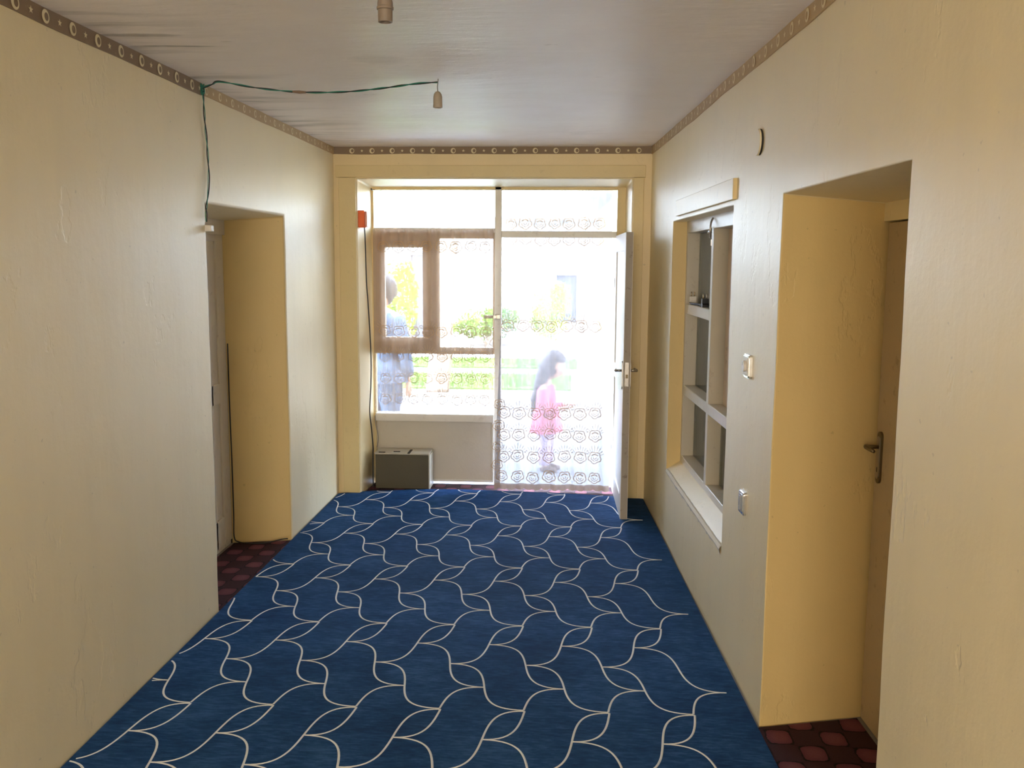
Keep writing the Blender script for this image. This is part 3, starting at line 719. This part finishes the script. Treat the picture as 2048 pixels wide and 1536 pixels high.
s2 = thing('lamp_socket', (-.60, 4.15, 2.39), 'slim beige lamp socket dangling on a thin cord nearer the far window', 'lamp socket')
cx, cy = -.600, 4.15
obj('socket_body', MB().lathe([(.003, 2.490), (.010, 2.487), (.0165, 2.478), (.0195, 2.466), (.0200, 2.432), (.0205, 2.430), (.0205, 2.420), (.016, 2.419), (.015, 2.428), (.001, 2.428)], (cx, cy, 0), 24), M_BAKE2, s2, 'auto')
obj('socket_cord', MB().tube(smooth_pts([(cx+.002, cy, 2.556), (cx+.002, cy, 2.535), (cx-.001, cy, 2.51), (cx, cy, 2.488)]), .0022, 6), M_GREY, s2, True)
# twisted ceiling wire: green and black strands
path = smooth_pts([(XL+.014, 4.337, 2.545), (-1.66, 4.28, 2.549), (-1.604, 4.235, 2.552), (-1.45, 4.28, 2.532), (-1.26, 4.335, 2.522), (-1.05, 4.33, 2.522), (-.85, 4.25, 2.524), (-.70, 4.17, 2.526), (-.60, 4.15, 2.528)], 10)
def strand(path, ph, rad, r, pitch, mat, name, parent):
    pts = []; s = 0
    for i, p in enumerate(path):
        if i: s += (p-path[i-1]).length
        t = (path[min(len(path)-1, i+1)]-path[max(0, i-1)]).normalized(); x = t.cross(Vector((.1, .2, 1))).normalized(); y = x.cross(t)
        pts.append(p+(x*cos(s/pitch+ph)+y*sin(s/pitch+ph))*rad)
    return obj(name, MB().tube(pts, r, 6), mat, parent, True)
cwr = thing('ceiling_wire', (-1.1, 4.25, 2.52), 'green and black wire crossing the ceiling from left wall to lamp socket', 'wire')
strand(path, 0, .0024, .0026, .035, M_GREEN, 'green_strand', cwr); strand(path, pi, .0024, .0026, .035, M_BLACK, 'black_strand', cwr)
obj('splice_tape', MB().tube([(-1.30, 4.325, 2.523), (-1.27, 4.332, 2.522), (-1.24, 4.337, 2.5215)], [.0045, .007, .0045], 8), simple('tape', (.25, .16, .1), .5), cwr, True)
wp = smooth_pts([(XL+.012, 4.337, 2.545), (XL+.012, 4.345, 2.48), (XL+.010, 4.358, 2.38), (XL+.010, 4.373, 2.29), (XL+.010, 4.380, 2.20), (XL+.010, 4.378, 2.13), (XL+.010, 4.362, 2.06), (XL+.010, 4.335, 1.99), (XL+.010, 4.331, 1.93)], 8)
ww = thing('wall_wire', (XL+.01, 4.35, 1.93), 'black and green wire pair dropping down the left wall to the door corner', 'wire')
strand(wp, 0, .003, .0028, .03, M_BLACK, 'black_strand', ww); strand(wp, pi, .003, .0017, .03, M_GREEN, 'green_strand', ww)
k = MB()
for q in range(5):
    a = q*1.3; k.tube([(XL+.012+.006*cos(t+a), 4.337+.010*sin(t*1.3+a), 2.555-.045*(q/5)+.008*sin(t*2+a)) for t in [j*.6 for j in range(9)]], .0024, 6)
obj('wire_knot', k, M_GREEN, ww, True, label='green knot of wire at the border paper')
obj('wire_connector', MB().box(XL-.012, XL+.030, 4.333, 4.372, 1.885, 1.915, .004), M_PLASTW, None, label='small white wire connector at the top corner of the left doorway', cat='connector')
obj('door_cable', MB().tube(smooth_pts([(X0+.016, 5.455, 1.25), (X0+.014, 5.458, .9), (X0+.018, 5.455, .55), (X0+.020, 5.45, .2), (X0+.022, 5.44, .05), (X0+.05, 5.44, .016), (X0+.13, 5.432, .012), (X0+.22, 5.45, .012), (X0+.31, 5.47, .030), (X0+.35, 5.475, .034)]), .004, 8), M_BLACK, None, True, label='thin black cable down the left door edge and along the base of its reveal', cat='cable')

# ------------------------------------------------------------------ switches, round cover
def plate(name, label, uc, vc, w, h, mface, mrim, kind):
    t = thing(name, PR(uc, vc-h/2, 0), label, 'light switch')
    wv = wob(PR(uc, vc, 0))*0
    def f(u, v, d): return PR(u, v, d)+wv
    def rr(w_, h_, r): return [(uc+sx*(w_/2-r)+r*cos(a), vc+sz*(h_/2-r)+r*sin(a)) for sx, sz, a0 in ((1, 1, 0), (-1, 1, pi/2), (-1, -1, pi), (1, -1, 3*pi/2)) for a in [a0+k*pi/8 for k in range(5)]]
    b = MB(); b.prism(rr(w, h, .010), f, .006, -.010); b.prism(rr(w-.008, h-.008, .009), f, -.010, -.014); obj('rim', b, mrim, t)
    if kind == 'dimmer':
        b = MB(); n = 28
        b.prism(rr(w-.022, h-.022, .006), f, -.014, -.0155); obj('face', b, mface, t)
        b = MB(); b.prism([(uc+.022*cos(2*pi*k/n), vc+.022*sin(2*pi*k/n)) for k in range(n)], f, -.0155, -.026)
        kn = obj('round_knob', b, mface, t)
        b = MB(); b.prism([(uc-.002, vc+.004), (uc+.002, vc+.004), (uc+.002, vc+.018), (uc-.002, vc+.018)], f, -.026, -.027); obj('knob_mark', b, M_PLASTG, kn)
    else:
        b = MB(); b.prism(rr(w-.026, h-.026, .006), f, -.014, -.0165); obj('face', b, mface, t)
        b = MB(); b.prism(rr(.020, h-.040, .003), f, -.0165, -.021); rk = obj('rocker', b, M_PLASTG, t)
        b = MB(); b.prism([(uc+.003*cos(a), vc-.015+.003*sin(a)) for a in [k*pi/4 for k in range(8)]], f, -.021, -.0215); obj('indicator', b, M_PLASTW, rk)
    return t
plate('dimmer_switch', 'white dimmer switch with round knob and chromed rim, upper of two on the right wall', 3.748, 1.341, .094, .096, M_PLASTW, M_NICKELW, 'dimmer')
plate('rocker_switch', 'silver grey rocker switch low on the right wall beside the doorway', 3.742, .781, .086, .096, M_PLASTG, M_NICKELW, 'rocker')
t = thing('round_cover', PR(3.715, 2.165, 0), 'round cream painted junction cover high on the right wall above the window side', 'cover plate')
n = 32; b = MB(); b.prism([(3.72+.050*cos(2*pi*k/n), 2.216+.050*sin(2*pi*k/n)) for k in range(n)], PR, .004, -.0045); obj('cover_shadow_gap', b, M_DARKGAP, t)  # dark disc paints the shadow slit at the cover's near edge
b = MB(); b.prism([(3.7245+.049*cos(2*pi*k/n), 2.216+.0505*sin(2*pi*k/n)) for k in range(n)], PR, .004, -.011)
bmesh.ops.bevel(b.bm, geom=[e for e in b.bm.edges if abs((e.verts[0].co-e.verts[1].co).length) < .012], offset=.001, segments=1, affect='EDGES'); obj('cover_disc', b, M_WALL, t)

# ------------------------------------------------------------------ things on and in the right window
def charger(u, label, mat, mat2):
    t = thing('power_plug', PR(u, 1.505, .11), label, 'power plug')
    def f(a, c, d): return PR(u+a, 1.505+c, .11+d)
    b = MB(); b.prism([(-.022, .0005), (.022, .0005), (.022, .014), (.014, .022), (.012, .048), (-.012, .048), (-.014, .022), (-.022, .014)], f, -.018, .018); obj('plug_body', b, mat, t)
    for s in (-1, 1):
        p = MB().tube([f(0, .046, s*.0095), f(0, .075, s*.0095)], .003, 8); obj('pin', p, M_BRASS, t, True)
    return t
charger(5.62, 'white two pin plug standing on the upper rail of the right window', M_PLASTW, None)
charger(5.25, 'black two pin plug standing beside the white one on the upper window rail', M_BLACK, None)
obj('plug_cord', MB().tube(smooth_pts([PR(5.63, 1.515, .095), PR(5.58, 1.512, .092), PR(5.5, 1.513, .10), PR(5.42, 1.511, .12), PR(5.33, 1.512, .10), PR(5.26, 1.515, .096)]), .006, 8), M_BLACK, None, True, label='black cord lying between the two plugs on the window rail', cat='cord')
pk = thing('padlock', PR(5.10, 1.84, .12), 'small brassy padlock hanging on a twist of wire under the right window head rail', 'padlock')
b = MB(); b.prism([(5.08, 1.845), (5.12, 1.845), (5.12, 1.878), (5.08, 1.878)], PR, .105, .120); obj('lock_body', b, M_BRASS, pk)
obj('shackle', MB().tube([PR(5.10+.013*cos(a), 1.876+.024*sin(a), .112) for a in [pi*k/8 for k in range(9)]], .003, 6), M_NICKEL, pk, True)
obj('wire_loop', MB().tube(smooth_pts([PR(5.10, 1.90, .112), PR(5.15, 1.925, .10), PR(5.18, 1.915, .10), PR(5.06, 1.922, .09), PR(4.99, 1.945, .078)]), .0025, 6), M_NICKELW, pk, True)
hk = thing('casement_hook', PR(4.95, 1.88, .08), 'curved steel hook over the top of the right window mullion', 'hook')
obj('hook_bar', MB().tube(smooth_pts([PR(4.955, 1.985, .079), PR(4.935, 1.96, .066), PR(4.93, 1.92, .062), PR(4.945, 1.885, .066), PR(4.965, 1.90, .070), PR(4.985, 1.935, .075)]), .0055, 8), M_NICKEL, hk, True)

# ================================================================== OUTSIDE
def simple2(name, a, b_, sc, rough=.85, bump=.01, stretch=None):
    m, nt, out = new_mat(name); n = tex(nt, sc, 5, .6, None, stretch); principled(nt, out, ramp(nt, n, [(.3, a), (.7, b_)]), rough, 0, n, bump, .5, .25); return m
M_CONC = simple2('patio_concrete', (.13, .145, .17), (.19, .205, .23), 5)
M_DIRT = simple2('dirt', (.15, .14, .14), (.21, .20, .20), 3)
M_GRASS = simple2('grass_soil', (.05, .10, .02), (.09, .17, .03), 8)
M_KERB = simple2('kerb_stone', (.30, .31, .33), (.38, .38, .39), 10)
obj('courtyard_ground', MB().box(-30, 30, 7.13, 60, -.35, -.14), M_DIRT, kind='structure')
obj('patio', MB().box(-6, 4, 7.14, 12.5, -.16, -.10, .005), M_CONC, kind='structure')
for k in range(10): obj('kerb_stone', MB().box(-6+k, -6+k+.985, 12.5, 12.68, -.16, -.06, .012), M_KERB, None, label=None, kind='structure')
def grass_strip(x0, x1, y0, y1, label, n):
    t = thing('grass_strip', ((x0+x1)/2, (y0+y1)/2, -.14), label, 'grass')
    obj('turf', MB().box(x0, x1, y0, y1, -.14, -.115), M_GRASS, t)
    b = MB(); rnd = random.Random(n)
    for _ in range(n):
        x, y, h, a = rnd.uniform(x0, x1), rnd.uniform(y0, y1), rnd.uniform(.03, .09), rnd.uniform(0, pi)
        dx_, dy_ = .008*cos(a), .008*sin(a)
        b.bm.faces.new([b.bm.verts.new(p) for p in ((x-dx_, y-dy_, -.116), (x+dx_, y+dy_, -.116), (x+rnd.uniform(-.03, .03), y+rnd.uniform(-.03, .03), -.116+h))])
    obj('grass_blades', b, M_LEAFG, t, kind='stuff', recalc=False)
def mat_leaf(name, a, b_):
    m, nt, out = new_mat(name); n = tex(nt, 3, 3); c = ramp(nt, n, [(.35, a), (.65, b_)])
    d = nt.nodes.new('ShaderNodeBsdfDiffuse'); l = nt.nodes.new('ShaderNodeBsdfTranslucent'); mx = nt.nodes.new('ShaderNodeMixShader'); mx.inputs[0].default_value = .4
    nt.links.new(c, d.inputs[0]); nt.links.new(c, l.inputs[0]); nt.links.new(d.outputs[0], mx.inputs[1]); nt.links.new(l.outputs[0], mx.inputs[2]); nt.links.new(mx.outputs[0], out.inputs[0]); return m
M_LEAFG = mat_leaf('leaf_green', (.06, .15, .02), (.14, .26, .04))
M_LEAFY = mat_leaf('leaf_lime', (.22, .36, .03), (.42, .52, .06))
M_BARK = simple2('bark', (.16, .13, .11), (.30, .26, .22), 9, .9, .03, (1, 1, .3))
grass_strip(-4.5, .0, 13.6, 15.4, 'nearer strip of green grass across the courtyard', 2600)
grass_strip(-5.5, .2, 16.4, 17.9, 'farther strip of green grass beyond the dirt path', 2200)
obj('courtyard_path', MB().box(-8, 4, 18.0, 19.6, -.141, -.11, .004), M_KERB, kind='structure')

# house on the other side of the court
hb_ = thing('house', (-2, 24, -.14), 'pale one storey house with dark window and door across the courtyard', 'house')
M_HW = simple2('far_plaster', (.26, .27, .29), (.33, .34, .36), 2); M_DARKWIN = simple('far_window_dark', (.05, .06, .08), .2)
b = MB(); HY = 22.0
xs = [-9, -6.2, -5.2, -3.9, -3.1, -.42, .16, 5]; tops = {1: (.9, 2.0), 3: (-.14, 1.95), 5: (.28, 1.50)}
for k in range(7):
    if k in tops:
        lo, hi = tops[k]
        if lo > -.1: b.box(xs[k], xs[k+1], HY, HY+.3, -.14, lo)
        b.box(xs[k], xs[k+1], HY, HY+.3, hi, 2.75)
    else: b.box(xs[k], xs[k+1], HY, HY+.3, -.14, 2.75)
obj('house_wall', b, M_HW, hb_)
obj('roof_slab', MB().box(-9.3, 5.3, HY-.55, HY+6, 2.75, 2.98, .02), simple2('far_roof', (.42, .44, .47), (.52, .54, .57), 3), hb_)
for k, nm in ((1, 'house_window'), (3, 'house_door'), (5, 'house_window')):
    lo, hi = tops[k]; q = obj(nm, MB().box(xs[k], xs[k+1], HY+.14, HY+.17, lo, hi), M_DARKWIN, hb_)
    f = MB(); w_ = .05
    f.box(xs[k], xs[k]+w_, HY+.06, HY+.14, lo, hi).box(xs[k+1]-w_, xs[k+1], HY+.06, HY+.14, lo, hi).box(xs[k]+w_, xs[k+1]-w_, HY+.06, HY+.14, hi-w_, hi)
    if k != 3: f.box(xs[k]+w_, xs[k+1]-w_, HY+.06, HY+.14, lo, lo+w_)
    obj('frame', f, M_KERB, q)
# side wing on the right with its window, wall receding from the doorway
wg = thing('side_wing', (1.2, 12, -.1), 'cream side wing wall with window running back on the right of the courtyard', 'building')
def PW(u, v, d): return Vector((.74-.028*(u-8.6)+d, u, v))
b = MB()
for (u0, u1, v0, v1) in ((8.6, 9.6, -.14, 2.7), (9.6, 11.0, -.14, .75), (9.6, 11.0, 1.95, 2.7), (11.0, 12.4, -.14, 2.7), (12.4, 13.8, -.14, .75), (12.4, 13.8, 1.95, 2.7), (13.8, 17.5, -.14, 2.7)):
    b.prism([(u0, v0), (u1, v0), (u1, v1), (u0, v1)], PW, 0, .35)
obj('wing_wall', b, simple2('wing_plaster', (.48, .40, .26), (.55, .46, .31), 4), wg)
for (u0, u1) in ((9.6, 11.0), (12.4, 13.8)):
    b = MB(); b.prism([(u0, .75), (u1, .75), (u1, 1.95), (u0, 1.95)], PW, .2, .22); q = obj('wing_window', b, M_DARKWIN, wg)
    f = MB()
    for (a0, a1, c0, c1) in ((u0, u0+.07, .75, 1.95), (u1-.07, u1, .75, 1.95), ((u0+u1)/2-.03, (u0+u1)/2+.03, .75, 1.95), (u0, u1, 1.88, 1.95), (u0, u1, .75, .82)): f.prism([(a0, c0), (a1, c0), (a1, c1), (a0, c1)], PW, .1, .2)
    obj('frame', f, M_KERB, q)
b = MB(); b.prism([(8.4, 2.7), (17.8, 2.7), (17.8, 2.85), (8.4, 2.85)], PW, -.35, 3); obj('wing_roof', b, M_KERB, wg)
obj('porch_post', MB().tube([(.135, 13.0, -.1), (.135, 13.0, 2.7)], .045, 12).box(.06, .21, 12.93, 13.07, -.1, -.04, .01), M_KERB, None, 'auto', label='slim white porch post in front of the side wing', cat='post')

# foliage ---------------------------------------------------------------------
def leaves(name, blobs, n, size, mat, parent=None, seed=1, **kw):
    b = MB(); rnd = random.Random(seed)
    for _ in range(n):
        c, r = rnd.choice(blobs); d = Vector((rnd.gauss(0, 1), rnd.gauss(0, 1), rnd.gauss(0, 1))).normalized()*rnd.uniform(.55, 1)
        p = Vector(c)+Vector((d.x*r[0], d.y*r[1], d.z*r[2]))
        t = Vector((rnd.gauss(0, 1), rnd.gauss(0, 1), rnd.gauss(0, 1))).normalized(); w = t.orthogonal().normalized(); s = size*rnd.uniform(.6, 1.3)
        b.bm.faces.new([b.bm.verts.new(q) for q in (p-t*s, p+w*s*.4, p+t*s, p-w*s*.4)])
    return obj(name, b, mat, parent, recalc=False, **kw)
tr = thing('tree', (-1.62, 12.9, -.14), 'tree with slanting grey trunk in front of the left window', 'tree')
obj('trunk', MB().tube(smooth_pts([(-1.95, 13.3, -.15), (-1.88, 13.3, .6), (-1.84, 13.3, 1.5), (-1.76, 13.3, 2.3), (-1.66, 13.3, 3.2), (-1.5, 13.3, 4.2)]), [.17]*6+[.15]*12+[.13]*8+[.1]*5, 12), M_BARK, tr, True)
obj('branch', MB().tube(smooth_pts([(-1.62, 13.3, 3.3), (-2.0, 13.2, 3.9), (-2.7, 13.1, 4.4)]), .06, 8), M_BARK, tr, True)
leaves('foliage', [((-1.4, 13.4, 5.0), (1.8, 1.5, 1.1)), ((-2.9, 13.1, 4.3), (1.3, 1.2, .9)), ((-3.1, 13.4, 3.6), (.7, .8, .6))], 5000, .10, M_LEAFG, tr, 3, kind='stuff')
def bush(label, x, y, w, h, mat, seed, n=1500):
    t = thing('shrub', (x, y, -.14), label, 'shrub'); st = MB(); rnd = random.Random(seed)
    for k in range(6): st.tube([(x, y, -.15), (x+rnd.uniform(-.4, .4)*w, y+rnd.uniform(-.2, .2)*w, h*rnd.uniform(.5, .85))], [.02, .008], 6)
    obj('stems', st, M_BARK, t)
    leaves('foliage', [((x, y, h*.5), (w*.5, w*.4, h*.5)), ((x+.2*w, y, h*.7), (w*.3, w*.3, h*.3)), ((x-.2*w, y, h*.35), (w*.35, w*.3, h*.3))], n, .055, mat, t, seed, kind='stuff')
bush('lime green shrub before the dark window of the far house', -.45, 20.6, .9, 1.35, M_LEAFY, 11)
bush('low green shrub left of the lime shrub before the far house', -1.9, 20.8, 1.5, .75, M_LEAFG, 12)
bush('tall green shrub left of the tree trunk', -3.0, 15.6, .8, 1.8, M_LEAFY, 13)
bush('dark green shrub seen low through the left window pane', -2.75, 11.6, .7, 1.35, M_LEAFG, 14)

# people ----------------------------------------------------------------------
M_SKIN = simple('skin', (.52, .31, .21), .5); M_HAIR = simple('dark_hair', (.02, .014, .012), .5); M_PINK = simple('pink_cotton', (.60, .12, .23), .8)
M_LILAC = simple('lilac_cotton', (.46, .36, .55), .8); M_BLUEC = simple('blue_cotton', (.07, .13, .24), .8); M_SHOE = simple('sandal_brown', (.1, .05, .03), .6); M_EYE = simple('eye_white', (.8, .8, .8), .3)
def skin_mesh(name, verts, edges, radii, mat, parent, root=0, sub=2):
    me = bpy.data.meshes.new(name); me.from_pydata([tuple(v) for v in verts], edges, []); me.materials.append(mat)
    o = bpy.data.objects.new(name, me); COL.objects.link(o); o.parent = parent; o.location = (0, 0, 0)
    md = o.modifiers.new('skin', 'SKIN'); md.use_smooth_shade = True
    ls = me.skin_vertices[0] if me.skin_vertices else None
    if ls is None:
        bmx = bmesh.new(); bmx.from_mesh(me); bmx.verts.layers.skin.verify(); bmx.to_mesh(me); bmx.free(); ls = me.skin_vertices[0]
    for i, r in enumerate(radii): ls.data[i].radius = (r, r) if isinstance(r, (int, float)) else r; ls.data[i].use_root = (i == root)
    sb = o.modifiers.new('sub', 'SUBSURF'); sb.levels = sub; sb.render_levels = sub
    WORLD[o.name] = WORLD[parent.name]; return o
def person(label, loc, rz, h, top, trs, long_hair, hands_fwd, headtilt):
    t = thing('person', loc, label, 'person'); k = h
    # local frame: faces +x, left is +y; parts are modelled in this frame and the empty turns them
    t.rotation_euler.z = rz
    W0 = WORLD[t.name]; WORLD[t.name] = Vector((0, 0, 0))
    child = h < 1.3; hr = .072*(1.35 if child else 1)*k; hz = k-hr*1.25
    sh = hz-hr*1.9; sw = .115*k; hip = .50*k; hw = .055*k
    V = [(0, 0, hip), (0, 0, hip+.10*k), (.0, 0, sh-.06*k), (-.005*k, 0, sh), (.01*k, 0, sh+.05*k), (.03*k, 0, hz-.3*hr)]; Rd = [.075*k, .065*k, .075*k, .055*k, .028*k, .03*k]
    E_ = [(0, 1), (1, 2), (2, 3), (3, 4), (4, 5)]
    for s in (1, -1):
        i0 = len(V)
        V += [(.0, s*hw, hip-.03*k), (.01*k, s*hw, .27*k), (0, s*hw, .05*k), (.03*k, s*hw, .022*k), (.09*k, s*hw*1.15, .014*k)]; Rd += [.055*k, .036*k, .022*k, .02*k, .016*k]
        E_ += [(0, i0), (i0, i0+1), (i0+1, i0+2), (i0+2, i0+3), (i0+3, i0+4)]
        j0 = len(V); ex = (.05 if hands_fwd else .0)*k; 
        if hands_fwd: el = (.02*k, s*sw*1.2, sh-.17*k); wr = (.165*k, s*sw*.7, sh-.155*k); hd = (.20*k, s*sw*.6, sh-.145*k)
        else: el = (-.01*k, s*sw*1.3, sh-.19*k); wr = (.02*k, s*sw*1.35, sh-.34*k); hd = (.03*k, s*sw*1.35, sh-.39*k)
        V += [(0, s*sw*.95, sh-.01*k), el, wr, hd]; Rd += [.034*k, .023*k, .016*k, .018*k]; E_ += [(3, j0), (j0, j0+1), (j0+1, j0+2), (j0+2, j0+3)]
        hv = Vector(hd); dr = (Vector(hd)-Vector(wr)).normalized(); sd_ = dr.cross(Vector((0, 0, 1)) if abs(dr.z) < .8 else Vector((0, 1, 0))).normalized()
        for q in range(5):
            f0 = len(V); ln = (.03, .042, .046, .042, .034)[q]*k; off = (q-2)*.0075*k
            a = hv+sd_*off*(2.0 if q == 0 else 1); bq = a+dr*ln*.6+sd_*off*.5; c = a+dr*ln+Vector((0, 0, -.008*k))
            V += [tuple(bq), tuple(c)]; Rd += [.0055*k, .0045*k]; E_ += [(j0+3, f0), (f0, f0+1)]
    skin_mesh('body', V, E_, Rd, M_SKIN, t)
    hc = Vector((.05*k, 0, hz)); bm = bmesh.new(); bmesh.ops.create_uvsphere(bm, u_segments=28, v_segments=20, radius=hr)
    for v in bm.verts:
        x, y, z = v.co/hr; sx = 1.0; v.co = Vector((x*1.02, y*.84, z*1.22))*hr
        if x > 0 and z < 0: v.co.x *= 1-.10*abs(z); v.co.y *= 1-.25*abs(z)
        d2 = y*y*22+(z+.12)**2*12
        if x > .5: v.co.x += hr*.26*math.exp(-d2)                                       # nose
        d3 = ((abs(y)-.36)**2+(z-.10)**2)*40
        if x > .4: v.co.x -= hr*.07*math.exp(-d3)                                       # eye sockets
        d4 = y*y*10+(z+.52)**2*120
        if x > .4: v.co.x += hr*.06*math.exp(-d4)                                       # lips
    rot = Matrix.Rotation(headtilt, 4, 'Y'); bm.transform(Matrix.Translation(hc)@rot)
    hd_ = obj('head', bm, M_SKIN, t, True)
    for s in (1, -1):
        e = MB()
        tb = bmesh.new(); bmesh.ops.create_uvsphere(tb, u_segments=10, v_segments=8, radius=hr*.12); e.merge(tb, Matrix.Translation(hc)@rot@Matrix.Translation(Vector((.86*hr, s*.33*hr, .12*hr))))
        obj('eyeball', e, M_EYE, hd_, True)
    for s in (1, -1):
        e = MB()
        tb = bmesh.new(); bmesh.ops.create_uvsphere(tb, u_segments=10, v_segments=8, radius=hr*.2); e.merge(tb, Matrix.Translation(hc)@rot@Matrix.Translation(Vector((-.02*hr, s*.84*hr, -.05*hr)))@Matrix.Diagonal((.8, .35, 1.3, 1)))
        obj('earlobe', e, M_SKIN, hd_, True)
    bm = bmesh.new(); bmesh.ops.create_uvsphere(bm, u_segments=28, v_segments=20, radius=hr)
    for v in bm.verts:
        x, y, z = v.co/hr; f = 1.14+.05*noise.noise(Vector((x*3, y*3, z))); v.co = Vector((x*1.03*f, y*.92*f, z*1.2*f))*hr
        if x > .25 and z < .55: v.co *= .80
        elif z < -.35: v.co *= .86
    bm.transform(Matrix.Translation(hc)@rot); hair = obj('hair', bm, M_HAIR, t, True)
    if long_hair:
        L = MB(); L.tube(smooth_pts([hc+Vector((-.35*hr, 0, .5*hr)), hc+Vector((-.75*hr, 0, -.6*hr)), (-.055*k, 0, sh-.02*k), (-.085*k, 0, sh-.13*k), (-.085*k, 0, sh-.25*k)]), [hr*.75]*6+[hr*.78]*6+[hr*.72]*6+[hr*.55]*6+[hr*.2], 14, True, .75)
        obj('long_hair', L, M_HAIR, hair, True)
    # tunic
    hem = (.33 if child else .42)*k; b = MB(); rings = [(sh+.035*k, .034*k, .05*k), (sh+.02*k, .05*k, .10*k), (sh-.015*k, .07*k, .135*k), (sh-.10*k, .085*k, .115*k), (sh-.2*k, .082*k, .105*k), (hip+.02*k, .10*k, .125*k), (hem+.06*k, .125*k, .15*k), (hem, .135*k, .16*k)]
    prev = None; n = 28
    for (z, rx, ry) in rings:
        a = [b.bm.verts.new((rx*(1+.05*sin(7*2*pi*q/n)*(z < hip+.05*k))*cos(2*pi*q/n), ry*(1+.05*sin(7*2*pi*q/n)*(z < hip+.05*k))*sin(2*pi*q/n), z)) for q in range(n)]
        if prev:
            for q in range(n): b.bm.faces.new((prev[q], prev[(q+1) % n], a[(q+1) % n], a[q]))
        prev = a
    obj('tunic', b, top, t, True)
    for s in (1, -1):
        if hands_fwd: P3 = [(0, s*sw*.85, sh-.005*k), (.02*k, s*sw*1.2, sh-.17*k), (.12*k, s*sw*.85, sh-.16*k)]
        else: P3 = [(0, s*sw*.85, sh-.005*k), (-.01*k, s*sw*1.3, sh-.19*k), (.018*k, s*sw*1.35, sh-.32*k)]
        obj('sleeve', MB().tube(smooth_pts(P3, 5), [.046*k]*5+[.036*k]*5+[.030*k], 14), top, t, True)
        obj('trouser_leg', MB().tube(smooth_pts([(0, s*hw, hip), (.005*k, s*hw, .27*k), (0, s*hw, .06*k)], 5), [.068*k]*5+[.052*k]*5+[.042*k], 14), trs, t, True)
        obj('shoe', MB().tube([(-.03*k, s*hw, .02*k), (0, s*hw, .026*k), (.05*k, s*hw*1.05, .022*k), (.11*k, s*hw*1.15, .014*k)], [.018*k, .026*k, .026*k, .016*k], 12), M_SHOE, t, True)
    WORLD[t.name] = W0
    return t
person('long haired girl in pink tunic standing with bowed head behind the doorway curtain', (-.215, 8.12, -.10), radians(-12), 1.08, M_PINK, M_LILAC, True, True, radians(22))
person('standing adult in dark blue clothes outside at the left edge of the window', (-1.80, 8.60, -.10), radians(75), 1.73, M_BLUEC, M_BLUEC, False, False, 0)
